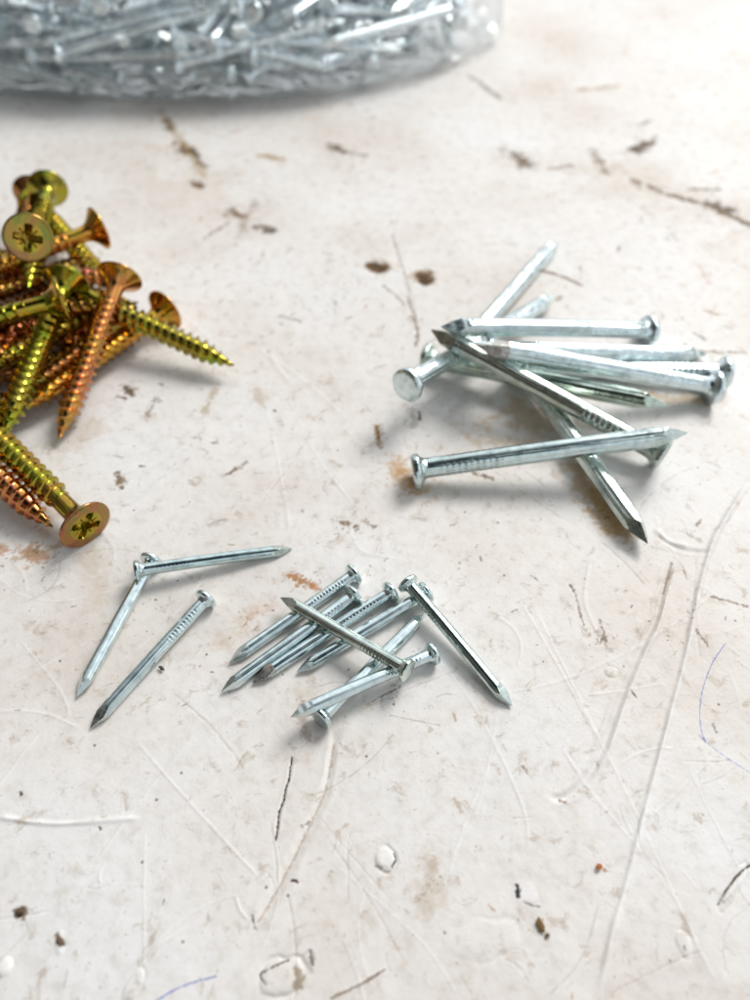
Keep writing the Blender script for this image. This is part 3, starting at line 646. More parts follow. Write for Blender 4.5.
# ------------------------------------------------------------------ wire nails: head, shank, point
def nail_meshes(tag, L, R, RH, m, seed, tip_a, tip_b, fl, grip):
    rg = np.random.default_rng(seed)
    nu = 64; th = np.arange(nu)/nu*2*math.pi
    tipx = L - 2.35*R*2*.5*2.0 * .5 - R*1.2
    x0 = .95*R
    xs = list(np.arange(x0, x0+1.1*R, .35*R)) + list(np.arange(x0+1.1*R, x0+9.5*R, .115*R)) + list(np.linspace(x0+9.6*R, L-tip_a*R, 26))
    V = []
    ph = rg.random(6)*6.28
    bend = rg.normal()*.10*R; bz = rg.normal()*.10*R
    def bow(x): return bend*math.sin(math.pi*x/L), bz*math.sin(math.pi*x/L)
    def rad(x, t):
        r = R*(1 + fl*.6*np.cos(9*t+ph[0]) + .45*fl*np.cos(14*t+ph[1]) + .008*np.sin(x/R*.7+ph[2]+t) + .012*np.cos(2*t+ph[4]))
        g = x-(x0+1.6*R)
        if 0 < g < 7.2*R:
            side = np.clip(np.abs(np.cos(t))*1.5-.62, 0, 1)
            saw = (g/(.62*R)) % 1
            env = min(1, g/(R), (7.2*R-g)/R)
            r = r - .085*grip*R*side*env*(1 if saw < .5 else 0) + .035*grip*R*side*env*(1 if saw > .55 else 0)
        return r
    for x in xs:
        r = rad(x, th); oy, oz = bow(x)
        V += [(x, oy+a*math.cos(t), oz+a*math.sin(t)) for a, t in zip(r, th)]
    shank = grid_mesh(tag+'_shank', V, nu, len(xs), True, sharp=38, m=m)
    # four-facet point cut out of the round wire
    nu = 64; th = np.arange(nu)/nu*2*math.pi
    tx = list(np.linspace(L-tip_a*R, L-.1*R, 26)); V = []
    tw = rg.random()*1.5; kl = 1+rg.normal(size=4)*.12; off = rg.normal(size=2)*.10*R
    for x in tx:
        dist = L-x; r = rad(x, th).copy()
        for k in range(4):
            ln = min((tip_a if k % 2 == 0 else tip_b)*kl[k], tip_a)*R
            a = R*(dist/ln)**.88*(1+.03*math.sin(x/R*5+k))
            cs = np.cos(th-(tw+k*math.pi/2)); lim = np.where(cs > .05, a/np.maximum(cs, .05), 1e9)
            r = np.minimum(r, lim)
        oy, oz = bow(x); f = 1-dist/(tip_a*R)
        V += [(x, oy+off[0]*f*f+a*math.cos(t), oz+off[1]*f*f+a*math.sin(t)) for a, t in zip(r, th)]
    point = grid_mesh(tag+'_point', V, nu, len(tx), True, caps=[(len(tx)-1, (L, off[0], off[1]), True)], sharp=16, m=M_CUT if tag != 'bag' else m)
    # head: struck disc with an uneven rim and a fillet below
    nu = 40; th = np.arange(nu)/nu*2*math.pi
    prof = [(-.01, .35), (.0, .7), (.03, .90), (.12, .975), (.30, 1.0), (.46, .985), (.56, .93)]
    V = []; hy, hz = rg.normal(size=2)*.10*R; un = 1+.012*np.cos(3*th+ph[3])+.022*np.cos(5*th+ph[4])+.016*np.cos(9*th+ph[5])
    tilt = .02
    for hx, hr in prof:
        V += [(hx*R*1.05*1.45 + tilt*R*hr*math.cos(t+ph[1]), hy+RH*hr*k*math.cos(t), hz+RH*hr*k*math.sin(t)) for t, k in zip(th, un)]
    for hx, rr in ((.68, .62), (.80, .40), (1.0, .15), (1.25, 0.0)):
        r = (R*1.01*(1-rr)+RH*.92*rr)
        V += [((hx+.14)*R*1.12, hy*rr+r*math.cos(t), hz*rr+r*math.sin(t)) for t in th]
    head = grid_mesh(tag+'_head', V, nu, len(prof)+4, True, caps=[(0, (-.012*R, 0, 0), False)], sharp=50, m=m)
    return head, shank, point

def make_nail(name, meshes, label, group, tint=(1, 1, 1, 1)):
    o = empty(name, label, 'nail', group)
    for nm, me in zip(('head', 'shank', 'point'), meshes):
        c = link(nm, me, o); c.color = tint
    return o
def copy_thing(src, label, group, tint):
    r = src.copy(); C.objects.link(r); r['label'] = label; r['group'] = group
    for ch in src.children:
        c = ch.copy(); C.objects.link(c); c.parent = r; c.color = tint
        for g in ch.children:
            d = g.copy(); C.objects.link(d); d.parent = c; d.color = tint
    return r

SMALL_L, SMALL_R = 24.0, 0.94
BIG_L, BIG_R = 47.0, 1.70
SMV = [nail_meshes('small', SMALL_L, SMALL_R, 1.78*f, M_ZINC, s, 3.7, 3.0, .014, g) for s, f, g in ((3, 1, .3), (11, 1.04, .15), (23, .96, .4), (31, 1.02, .0))]
BGV = [nail_meshes('big', BIG_L, BIG_R, 3.15*f, M_ZINCBIG, s, 3.6, 3.0, .042, g) for s, f, g in ((5, 1, .5), (13, 1.03, .3), (27, .97, .6), (33, 1.02, .15))]

SMALL_NAILS = [
 ((-25.22, 63.53, 1.5), (-38.53, 43.3, 0.44), 0.40, (1, 1, 1, 1), 'single small nail lying apart, lower left, touching no other nail'),
 ((-34.86, 70.76, 1.5), (-41.41, 47.81, 0.44), 0.90, (1, 1, 1, 1), 'small nail in the left pair pinned under the head of a crossing nail'),
 ((-36.77, 67.2, 3.07), (-13.14, 73.29, 0.44), 0.00, (0.9, 0.93, 0.92, 1), 'small nail in the left pair lying across the top of another'),
 ((4.67, 65.2, 3.31), (18.87, 46.33, 0.44), 0.20, (0.92, 0.95, 0.92, 1), 'small nail angled down to the right, its head over another nail'),
 ((-2.88, 64.06, 1.5), (-21.5, 48.56, 0.44), 0.50, (1, 1, 1, 1), 'second from the back of the four parallel small nails'),
 ((-2.94, 67.91, 1.5), (-20.94, 53.21, 0.44), 1.10, (1, 1, 1, 1), 'farthest back of the four parallel small nails, nearest the orange rust streak'),
 ((2.73, 64.6, 1.5), (-17.31, 49.92, 0.44), 0.30, (1, 1, 1, 1), 'third from the back of the four parallel small nails, with a brownish point'),
 ((8.07, 64.45, 1.5), (-11.11, 51.61, 0.44), 0.90, (1, 1, 1, 1), 'frontmost of the four parallel small nails, its head under a slanting nail'),
 ((4.71, 49.99, 3.84), (-14.12, 63.02, 2.37), 0.15, (1, 0.975, 0.9, 1), 'small nail lying slantwise on top of the four parallel nails'),
 ((8.55, 54.14, 1.5), (-11.19, 43.54, 3.6), 0.70, (1, 1, 1, 1), "small nail at the front of the heap under the slanting nail's head"),
 ((-7.57, 43.94, 1.5), (7.54, 61.25, 0.44), 0.20, (1, 1, 1, 1), 'small nail at the front of the heap with its head nearest the viewer, lowest layer'),
]
BIG_NAILS = [
 ((5.03, 102.64, 9.14), (38.81, 139.89, 1.59), 0.30, (1, 1, 1, 1), 'large nail whose flat round grey head faces the viewer at the left'),
 ((16.7, 119.43, 2.91), (42.62, 162.34, 0.88), 0.20, (1, 1, 1, 1), 'large nail pointing farthest back with only its pale far end showing'),
 ((50.01, 91.36, 2.91), (10.34, 115.71, 11.11), 0.10, (0.9, 0.87, 0.78, 1), 'large brownish nail crossing diagonally with its sharp point at upper left'),
 ((55.97, 126.06, 2.91), (11.8, 112.43, 14.21), 0.60, (1, 1, 1, 1), 'bright large nail lying level across the back of the right heap'),
 ((64.18, 108.9, 2.91), (17.55, 109.01, 12.93), 0.50, (1, 1, 1, 1), 'bright large nail with a rusty brown point, head at far right'),
 ((67.9, 113.39, 2.91), (20.19, 117.5, 0.88), 0.90, (1, 1, 1, 1), 'large nail with the rightmost head, lying just behind the rusty pointed one'),
 ((19.98, 113.98, 8.06), (66.19, 120.74, 0.88), 0.30, (1, 1, 1, 1), 'large nail with its white point toward the right between two bright nails'),
 ((9.41, 117.46, 2.91), (51.68, 99.9, 6.96), 0.50, (0.88, 0.9, 0.78, 1), 'low large nail with olive gold point to the right, under the diagonal nail'),
 ((27.96, 115.37, 3.0), (43.28, 73.13, 2.0), 0.20, (0.94, 0.95, 0.9, 1), 'large nail under the others with its dark tip pointing toward the viewer'),
 ((6.29, 88.05, 3.0), (52.43, 91.51, 8.4), 0.10, (0.9, 0.91, 0.88, 1), 'frontmost large nail lying nearly level with its head at the left'),
]
RUSTY = ('rusty brown point', 'brownish point')
def lay(name, meshes, length, table, group):
    firsts = {}
    for i, (h, t, roll, tint, label) in enumerate(table):
        v = (i*7+i//3) % len(meshes)
        if v not in firsts: o = firsts[v] = make_nail(name, meshes[v], label, group, tint)
        else: o = copy_thing(firsts[v], label, group, tint)
        if any(key in label for key in RUSTY):
            for ch in o.children:
                if ch.name.startswith('point'):
                    ch.material_slots[0].link = 'OBJECT'; ch.material_slots[0].material = M_RUST; ch['label'] = 'partly rust brown point'
        pose(o, h, t, length, roll)
lay('small_nail', SMV, SMALL_L, SMALL_NAILS, 'small zinc nails in the front heap')
lay('large_nail', BGV, BIG_L, BIG_NAILS, 'large zinc nails in the right heap')

# ------------------------------------------------------------------ yellow countersunk screws: head (> drive recess), neck, thread
def screw_meshes(L=40.0, RC=1.58, RT=2.27, RH=4.45, pitch=1.85):
    nu = 72; th = np.arange(nu)/nu*2*math.pi
    def cross(y, z):
        # pozidriv: four wings and four short ticks between them
        out = 0.0
        r = math.hypot(y, z)
        wing = max(min(1, max(0, (.62-abs(y))/.16)) * (1 if abs(z) < 2.35 else max(0, 1-(abs(z)-2.35)/.2)),
                   min(1, max(0, (.62-abs(z))/.16)) * (1 if abs(y) < 2.35 else max(0, 1-(abs(y)-2.35)/.2)))
        out = wing*(2.1-.55*r)
        core = max(0, min(1, (1.25-r)/.2)); out = max(out, core*(2.0-.4*r))
        d1, d2 = abs(y-z)/1.414, abs(y+z)/1.414
        if 1.0 < r < 2.15 and min(d1, d2) < .12: out = max(out, .25)
        return max(out, 0)
    rc = 2.7
    V = []; rs = np.linspace(.06, rc, 26)
    for r in rs:
        V += [(cross(r*math.cos(t), r*math.sin(t)), r*math.cos(t), r*math.sin(t)) for t in th]
    rec = grid_mesh('screw_recess', V, nu, len(rs), True, caps=[(0, (2.05, 0, 0), False)], sharp=35, m=M_CHROM)
    prof = [(0, rc), (0, RH*.86), (.02, RH*.95), (.12, RH*.995), (.30, RH), (.46, RH*.985), (.62, RH*.93), (1.2, RH*.74), (2.0, RH*.545), (2.7, RH*.42), (3.3, 1.72)]
    V = []
    for hx, r in prof: V += [(hx, r*math.cos(t), r*math.sin(t)) for t in th]
    head = grid_mesh('screw_head', V, nu, len(prof), True, sharp=60, m=M_CHROM)
    V = []; nx = [(3.3, 1.72), (3.7, 1.66), (4.2, 1.62), (6.0, 1.60), (7.4, 1.58), (7.9, 1.5)]
    nu2 = 32; t2 = np.arange(nu2)/nu2*2*math.pi
    for hx, r in nx: V += [(hx, r*math.cos(t), r*math.sin(t)) for t in t2]
    neck = grid_mesh('screw_neck', V, nu2, len(nx), True, m=M_CHROM)
    # helical strip: along i the helix, across k the profile of one pitch
    N = 30; x_start = 6.6; turns = (L-x_start)/pitch
    prof = [(0, 0), (.12, .0), (.30, .02), (.435, .10), (.482, .90), (.505, 1.0), (.528, .95), (.585, .16), (.70, .08), (.85, 0), (1.0, 0)]
    K = len(prof); V = []; F = []
    tot = int(turns*N)
    for i in range(tot+1):
        a = i/N*2*math.pi
        for p, hgt in prof:
            x = x_start + (i/N + p - .5)*pitch
            x = min(max(x, x_start-.2), L)
            taper = min(1, max(0, (L-x)/7.0)); core = RC*taper**.8
            outer = (RT-RC)*min(1, max(0, (L-x)/5.0))**.7*min(1, max(0, (x-x_start)/2.5))
            r = core + outer*hgt
            V.append((x, r*math.cos(a), r*math.sin(a)))
    for i in range(tot):
        for k in range(K-1):
            F.append((i*K+k, (i+1)*K+k, (i+1)*K+k+1, i*K+k+1))
    me = bpy.data.meshes.new('screw_thread')
    me.from_pydata([tuple(np.array(v)*MM) for v in V], [], F); me.update()
    me.polygons.foreach_set('use_smooth', [True]*len(F)); me.set_sharp_from_angle(angle=math.radians(75))
    me.materials.append(M_CHROM)
    return head, rec, neck, me
SCREWS = [
 ((-64.22, 128.75, 22.0), (-77.0, 163.53, 6.92), 0.35, (0.35, 0.32, 0.04, 1), 'yellow screw with its cross recess facing the viewer atop the heap'),
 ((-80.84, 172.61, 7.43), (-76.13, 135.0, 5.53), 0.00, (0.28, 0.15, 0.06, 1), 'dark greenish screw at the back left of the heap, head uppermost'),
 ((-75.6, 169.68, 10.0), (-68.74, 130.27, 10.0), 1.00, (0.24, 0.34, 0.03, 1), 'green gold screw at the top back with its cone lit bright'),
 ((-58.31, 149.13, 12.0), (-89.02, 123.51, 11.41), 2.00, (0.66, 0.34, 0.06, 1), 'orange gold screw with its flared head at the upper right of the heap'),
 ((-50.33, 131.55, 12.0), (-56.64, 96.65, 1.5), 3.00, (0.66, 0.27, 0.11, 1), 'orange gold screw sloping toward the viewer, its tip resting on the table'),
 ((-61.49, 131.11, 10.0), (-26.96, 115.08, 3.0), 1.00, (0.24, 0.34, 0.03, 1), 'green screw jutting right from the heap with its tip out'),
 ((-43.07, 131.75, 3.78), (-64.37, 101.29, 3.82), 0.50, (0.66, 0.34, 0.06, 1), 'copper gold screw along the right foot of the heap, head farthest right'),
 ((-57.39, 119.74, 15.0), (-94.03, 103.75, 13.68), 0.20, (0.35, 0.32, 0.04, 1), 'gold screw at mid heap with its head edge on, shank running left'),
 ((-60.54, 129.96, 11.83), (-63.62, 92.56, 6.13), 0.80, (0.24, 0.34, 0.03, 1), 'green threaded screw slanting down at the left, above the front pair'),
 ((-75.17, 84.94, 3.78), (-69.3, 121.24, 6.91), 0.10, (0.54, 0.19, 0.1, 1), 'copper screw at the left edge with its tip pointing up and back'),
 ((-45.69, 75.1, 4.1), (-74.76, 102.42, 7.0), 0.60, (0.35, 0.32, 0.04, 1), 'yellow green screw nearest the viewer with its cross recess showing'),
 ((-80.1, 99.15, 10.19), (-51.75, 76.19, 2.33), 0.40, (0.54, 0.19, 0.1, 1), 'copper screw under the nearest one, only its tip showing'),
 ((-88.09, 124.09, 3.78), (-50.3, 127.48, 2.3), 0.90, (0.54, 0.19, 0.1, 1), 'reddish screw low in the heap behind the sloping one, tip to the right'),
 ((-86.11, 104.21, 3.78), (-53.88, 123.67, 1.03), 0.20, (0.28, 0.15, 0.06, 1), 'brown gold screw low in the heap in front of the reddish one'),
 ((-80.0, 170.68, 6.0), (-55.79, 138.94, 3.53), 0.70, (0.35, 0.32, 0.04, 1), 'green brown screw at the back slanting down to the right under the heads'),
 ((-82.04, 121.02, 11.18), (-61.24, 151.68, 3.16), 1.40, (0.28, 0.15, 0.06, 1), 'bronze screw just under the flared upper right head'),
 ((-95.68, 158.61, 3.78), (-59.22, 138.09, 1.03), 0.30, (0.35, 0.32, 0.04, 1), 'bronze coloured screw buried low in the left heap, mostly covered by the others'),
 ((-86.66, 124.25, 4.0), (-49.66, 138.7, -0.69), 0.70, (0.28, 0.15, 0.06, 1), 'bronze coloured screw buried low in the left heap, mostly covered by the others'),
 ((-82.63, 108.26, 4.2), (-61.33, 142.09, 2.75), 0.10, (0.54, 0.19, 0.1, 1), 'bronze coloured screw buried low in the left heap, mostly covered by the others'),
 ((-91.49, 146.52, 4.0), (-52.29, 139.57, 0.15), 0.90, (0.35, 0.32, 0.04, 1), 'bronze coloured screw buried low in the left heap, mostly covered by the others'),
 ((-50.55, 126.14, 5.0), (-73.83, 93.64, 3.54), 0.20, (0.28, 0.15, 0.06, 1), 'bronze coloured screw buried low in the left heap, mostly covered by the others'),
 ((-92.67, 133.48, 5.0), (-54.56, 121.61, 2.42), 0.50, (0.54, 0.19, 0.1, 1), 'bronze coloured screw buried low in the left heap, mostly covered by the others'),
 ((-77.45, 102.44, 7.0), (-53.79, 134.57, 4.17), 0.50, (0.35, 0.32, 0.04, 1), 'bronze coloured screw buried low in the left heap, mostly covered by the others'),
 ((-92.69, 141.07, 9.0), (-52.85, 139.69, 5.73), 1.50, (0.54, 0.19, 0.1, 1), 'bronze coloured screw buried low in the left heap, mostly covered by the others'),
 ((-86.36, 121.45, 9.0), (-47.05, 128.76, 7.75), 1.10, (0.28, 0.15, 0.06, 1), 'bronze coloured screw buried low in the left heap, mostly covered by the others'),
 ((-83.91, 112.47, 9.0), (-61.02, 144.7, 2.86), 0.40, (0.28, 0.15, 0.06, 1), 'bronze coloured screw buried low in the left heap, mostly covered by the others'),
]
SCREW_L = 40.0
hd, rc_, nk, tr_ = screw_meshes(SCREW_L)
first = None
HEAD_TINT = {'nearest the viewer': (.24, .13, .10, 1), 'facing the viewer atop': (.20, .17, .07, 1)}
for (h, t, roll, tint, label) in SCREWS:
    if first is None:
        first = o = empty('yellow_screw', label, 'screw', 'yellow screws in the left heap')
        a = link('head', hd, o); b_ = link('drive_recess', rc_, a)
        c1 = link('neck', nk, o); c2 = link('thread', tr_, o)
        for q in (a, b_, c1, c2): q.color = tint
    else:
        o = copy_thing(first, label, 'yellow screws in the left heap', tint)
    for key, ht in HEAD_TINT.items():
        if key in label:
            for ch in o.children:
                if ch.name.startswith('head'): ch.color = ht
    pose(o, h, t, SCREW_L, roll)

# ------------------------------------------------------------------ clear bag and the nails heaped in it
BAG_OUTLINE = [(-150.0, 247.6), (-111.0, 239.1), (-80.5, 235.0), (-51.0, 234.3), (-22.0, 238.4), (7.6, 249.9), (25.3, 262.9), (37.0, 277.7), (42.5, 292.0), (40.0, 315.0), (30.0, 336.0), (8.0, 352.0), (-40.0, 366.0), (-110.0, 368.0), (-165.0, 350.0), (-190.0, 310.0), (-182.0, 268.0)]
BAG_NAILS = [
 ((-50.0, 250.2, 22.5),(-98.5, 240.8, 14.6),''),
 ((-101.0, 244.2, 10.7),(-51.5, 237.5, 14.0),''),
 ((-41.3, 245.2, 15.4),(7.8, 252.9, 9.6),''),
 ((-21.4, 246.2, 19.7),(-68.2, 256.8, 5.5),''),
 ((-67.4, 245.4, 5.0),(-38.6, 286.3, 5.0),''),
 ((-104.9, 287.3, 6.3),(-79.8, 244.6, 12.7),''),
 ((-25.0, 280.3, 18.8),(-53.6, 319.9, 29.6),''),
 ((-38.3, 242.2, 17.1),(-41.3, 290.4, 30.0),''),
 ((-96.8, 241.7, 19.7),(-96.9, 291.7, 17.5),''),
 ((-124.7, 325.3, 28.3),(-94.0, 285.9, 25.1),''),
 ((-67.1, 299.1, 30.2),(-37.5, 265.8, 7.5),''),
 ((-95.5, 315.0, 26.7),(-50.6, 293.1, 26.2),''),
 ((-170.9, 280.3, 28.6),(-147.3, 323.4, 19.1),''),
 ((-163.9, 317.9, 23.0),(-151.1, 269.9, 16.9),''),
 ((10.3, 292.9, 16.5),(-22.5, 255.4, 19.8),''),
 ((-32.6, 286.9, 27.6),(-53.8, 244.4, 12.1),''),
 ((-16.3, 313.3, 20.7),(-5.8, 264.8, 27.2),''),
 ((-67.9, 252.4, 27.1),(-35.3, 289.4, 18.9),''),
 ((-82.7, 289.4, 21.1),(-122.4, 319.4, 25.8),''),
 ((-102.8, 279.1, 23.6),(-151.4, 268.0, 19.8),''),
 ((-126.7, 278.7, 28.2),(-114.0, 322.8, 8.4),''),
 ((-21.1, 311.7, 27.6),(-10.2, 262.9, 26.3),''),
 ((-147.8, 318.4, 28.4),(-162.1, 271.6, 17.9),''),
 ((-55.1, 278.2, 27.3),(-101.5, 270.0, 10.3),''),
 ((-115.5, 247.2, 23.0),(-99.6, 293.8, 14.6),''),
 ((-40.7, 272.8, 17.0),(-84.9, 254.0, 30.6),''),
 ((-93.4, 309.6, 18.7),(-95.4, 259.6, 20.7),''),
 ((-125.7, 278.6, 16.4),(-99.6, 321.0, 20.2),''),
 ((-55.5, 298.9, 29.6),(-85.6, 259.4, 23.4),''),
 ((-159.8, 325.7, 17.0),(-142.8, 279.3, 24.8),''),
 ((-146.1, 317.3, 19.6),(-137.6, 268.7, 27.9),''),
 ((-66.5, 260.5, 18.2),(-52.7, 308.5, 21.2),''),
 ((19.9, 314.2, 23.5),(14.3, 264.5, 21.3),''),
 ((-143.6, 317.4, 9.0),(-135.6, 272.6, 29.8),''),
 ((-52.2, 294.1, 10.0),(-15.5, 264.8, 27.0),''),
 ((24.0, 311.5, 27.7),(23.3, 265.5, 8.2),''),
 ((13.3, 292.8, 26.0),(-15.0, 251.7, 22.9),''),
 ((-26.2, 277.9, 30.1),(-8.8, 320.0, 9.7),''),
 ((-94.5, 279.2, 29.2),(-69.5, 321.1, 18.0),''),
 ((-31.0, 276.0, 13.1),(-42.8, 323.4, 23.6),''),
 ((12.7, 316.1, 25.2),(-14.4, 274.4, 20.1),''),
 ((-50.3, 323.6, 27.2),(-80.0, 285.6, 14.0),''),
 ((-2.7, 328.4, 27.4),(-3.7, 278.4, 28.9),''),
 ((-139.3, 263.9, 23.9),(-157.8, 310.2, 27.9),''),
 ((-106.0, 294.0, 22.9),(-121.1, 246.9, 15.4),''),
 ((-17.4, 270.4, 15.2),(-23.6, 319.2, 24.2),''),
 ((12.4, 270.0, 27.8),(9.0, 319.8, 29.1),''),
 ((-139.9, 267.7, 14.5),(-120.4, 312.2, 26.2),''),
 ((-118.2, 300.2, 10.4),(-159.0, 276.2, 26.4),''),
 ((-121.9, 277.7, 28.5),(-108.2, 322.3, 10.5),''),
 ((-107.4, 270.0, 28.4),(-104.5, 319.9, 29.5),''),
 ((-76.0, 279.0, 19.3),(-62.0, 326.6, 25.1),''),
 ((-50.1, 279.2, 9.8),(-46.5, 325.6, 28.0),''),
 ((-59.5, 259.6, 29.0),(-81.6, 304.4, 30.7),''),
 ((-13.7, 280.7, 12.8),(10.4, 322.9, 24.3),''),
 ((4.7, 324.8, 24.5),(-16.4, 279.9, 18.5),''),
 ((-127.7, 314.6, 24.4),(-151.6, 271.1, 30.5),''),
 ((-79.8, 312.7, 13.8),(-92.7, 265.7, 25.1),''),
 ((-26.5, 314.4, 25.6),(-62.4, 280.0, 30.8),''),
 ((-147.1, 269.1, 15.5),(-115.8, 305.1, 30.2),''),
 ((10.0, 324.1, 11.1),(14.4, 276.2, 24.7),''),
 ((-45.8, 293.6, 24.1),(-39.9, 244.0, 22.0),''),
 ((-127.4, 320.4, 29.8),(-138.6, 271.7, 30.5),''),
 ((-140.1, 247.6, 15.9),(-179.2, 277.8, 23.9),''),
 ((22.7, 317.7, 19.1),(-3.4, 275.8, 26.8),''),
 ((-99.6, 253.6, 22.9),(-97.8, 303.4, 18.8),''),
 ((-89.7, 250.0, 27.4),(-133.4, 274.3, 27.6),''),
 ((-132.9, 317.6, 27.4),(-155.6, 273.2, 31.1),''),
 ((-39.8, 308.9, 7.0),(-52.0, 265.9, 29.4),''),
 ((-73.7, 317.8, 8.3),(-80.8, 273.3, 29.9),''),
 ((15.5, 316.4, 21.9),(-8.3, 273.2, 14.0),''),
 ((5.1, 326.8, 28.7),(-6.8, 278.6, 23.2),''),
 ((-118.1, 253.5, 10.6),(-114.9, 300.7, 27.0),''),
 ((-136.1, 270.5, 11.9),(-117.0, 312.8, 30.5),''),
 ((-47.1, 239.5, 15.8),(-28.2, 285.1, 23.5),''),
 ((-131.9, 327.6, 17.0),(-133.2, 279.4, 30.3),''),
 ((-75.4, 327.6, 23.9),(-94.1, 282.7, 12.3),''),
 ((-106.7, 253.8, 21.5),(-92.2, 300.9, 30.0),''),
 ((-74.3, 263.7, 17.6),(-61.8, 312.1, 18.6),''),
 ((-154.8, 259.6, 23.2),(-147.6, 308.6, 16.7),''),
 ((-135.1, 257.5, 7.7),(-110.9, 294.8, 30.4),''),
 ((-96.3, 249.0, 15.1),(-78.6, 292.7, 31.7),''),
 ((-59.3, 254.8, 21.9),(-108.1, 262.6, 29.6),''),
 ((-42.2, 265.2, 29.4),(-31.3, 313.9, 31.1),''),
 ((-72.8, 284.4, 6.0),(-67.6, 327.2, 31.1),''),
 ((-22.4, 292.7, 8.6),(-34.3, 248.6, 28.9),''),
 ((-25.0, 257.5, 24.7),(12.7, 289.3, 16.7),''),
 ((-105.5, 283.7, 10.6),(-143.6, 254.9, 25.3),''),
 ((-106.1, 243.5, 19.9),(-154.1, 256.6, 14.7),''),
 ((-52.6, 317.3, 12.4),(-75.9, 276.9, 30.5),''),
 ((-16.8, 277.9, 23.0),(-13.1, 327.7, 26.2),''),
 ((12.0, 329.1, 26.7),(-4.1, 281.8, 25.2),''),
 ((-0.2, 263.4, 27.7),(-1.4, 313.3, 30.9),''),
 ((-161.2, 259.5, 12.8),(-113.1, 257.4, 26.2),''),
 ((-31.1, 267.1, 26.9),(-74.0, 241.6, 23.6),''),
 ((29.3, 305.3, 26.6),(6.8, 262.8, 12.9),''),
 ((17.5, 277.8, 25.9),(18.3, 327.8, 27.2),''),
 ((-98.6, 270.1, 30.1),(-101.8, 320.0, 31.2),''),
 ((-48.1, 246.1, 26.5),(-9.6, 277.6, 31.6),''),
 ((26.5, 269.3, 11.4),(30.8, 317.9, 22.3),''),
 ((-140.7, 305.3, 9.1),(-146.0, 259.4, 28.2),''),
 ((-20.4, 327.7, 10.6),(-27.8, 281.3, 27.5),''),
 ((-54.9, 304.2, 24.8),(-73.2, 259.9, 10.5),''),
 ((-130.0, 249.0, 12.1),(-81.9, 238.1, 4.2),''),
 ((-149.5, 276.5, 7.9),(-137.0, 320.6, 27.9),''),
 ((-7.2, 325.1, 27.8),(-7.4, 279.4, 7.4),''),
 ((-1.1, 262.1, 21.8),(26.3, 303.6, 16.9),''),
 ((-117.7, 278.0, 29.2),(-119.7, 326.6, 17.7),''),
 ((-91.2, 238.7, 13.3),(-42.9, 246.5, 23.3),''),
 ((-52.2, 326.7, 23.3),(-62.9, 278.7, 14.0),''),
 ((-88.0, 309.7, 17.6),(-96.2, 260.8, 24.2),''),
 ((25.1, 328.5, 23.2),(28.6, 278.7, 21.4),''),
 ((-28.0, 250.3, 24.6),(10.3, 281.4, 16.5),''),
 ((-106.1, 248.2, 24.9),(-59.4, 257.6, 9.9),''),
 ((-42.2, 302.8, 18.6),(-66.4, 260.1, 27.8),''),
 ((-73.7, 250.1, 21.5),(-62.8, 298.6, 16.9),''),
 ((-153.4, 319.5, 17.5),(-138.2, 272.4, 24.7),''),
 ((-113.2, 278.1, 26.3),(-105.1, 326.9, 18.8),''),
 ((-29.2, 327.5, 13.7),(-29.0, 280.8, 31.3),''),
 ((-34.4, 243.0, 22.4),(-18.9, 289.8, 14.0),''),
 ((37.1, 298.2, 18.6),(4.9, 260.0, 17.7),''),
 ((-9.4, 314.5, 27.8),(-9.3, 264.5, 29.7),''),
 ((-80.8, 244.8, 24.0),(-129.0, 258.0, 27.2),''),
 ((25.5, 269.9, 15.3),(-16.5, 242.7, 14.3),''),
 ((-164.1, 324.0, 26.3),(-152.1, 275.5, 27.9),''),
 ((4.8, 287.1, 20.7),(-33.0, 254.6, 16.6),''),
 ((-48.1, 327.1, 24.7),(-53.7, 278.8, 13.2),''),
 ((-70.3, 326.7, 9.6),(-87.1, 283.5, 28.1),''),
 ((-94.0, 326.9, 24.0),(-114.3, 283.0, 11.7),''),
 ((-158.2, 321.5, 12.0),(-148.5, 275.0, 27.6),''),
 ((-141.3, 269.9, 5.8),(-122.2, 313.1, 14.2),''),
 ((-76.8, 270.9, 12.5),(-36.3, 247.0, 2.8),''),
 ((10.8, 274.6, 4.2),(-24.7, 242.5, 8.0),''),
 ((-41.9, 267.1, 24.7),(-53.4, 313.5, 28.0),''),
 ((-132.3, 243.9, 5.3),(-99.8, 278.2, 13.5),''),
 ((-19.5, 270.1, 23.9),(-14.3, 315.1, 8.0),''),
 ((-107.0, 296.7, 19.4),(-144.9, 267.3, 17.8),''),
 ((-31.1, 297.1, 7.9),(-75.3, 279.1, 13.6),''),
 ((5.1, 302.6, 12.0),(-29.6, 270.6, 3.2),''),
 ((3.6, 280.8, 26.1),(-26.7, 244.0, 20.2),''),
 ((-125.8, 273.4, 8.8),(-80.5, 257.6, 8.7),''),
 ((-146.0, 252.0, 19.8),(-178.5, 287.2, 21.8),''),
 ((-8.7, 284.6, 7.0),(-39.9, 248.2, 9.5),''),
 ((-18.0, 252.4, 14.2),(-16.9, 299.4, 4.5),''),
 ((-160.0, 257.6, 10.7),(-163.2, 305.5, 11.1),''),
 ((-69.2, 265.7, 7.2),(-114.9, 255.3, 17.6),''),
 ((-169.5, 304.9, 15.9),(-147.1, 262.7, 11.4),''),
 ((-155.7, 278.8, 11.4),(-117.7, 250.1, 5.3),''),
 ((-75.5, 313.0, 6.8),(-60.3, 267.6, 9.2),''),
 ((-59.7, 270.7, 17.9),(-105.5, 258.8, 10.0),''),
 ((-105.8, 314.8, 10.4),(-136.6, 278.5, 4.5),''),
 ((-57.4, 250.0, 16.4),(-17.2, 272.6, 3.2),''),
 ((-84.9, 275.0, 9.1),(-102.5, 319.7, 9.4),''),
 ((-128.8, 276.2, 5.3),(-92.8, 244.5, 6.3),''),
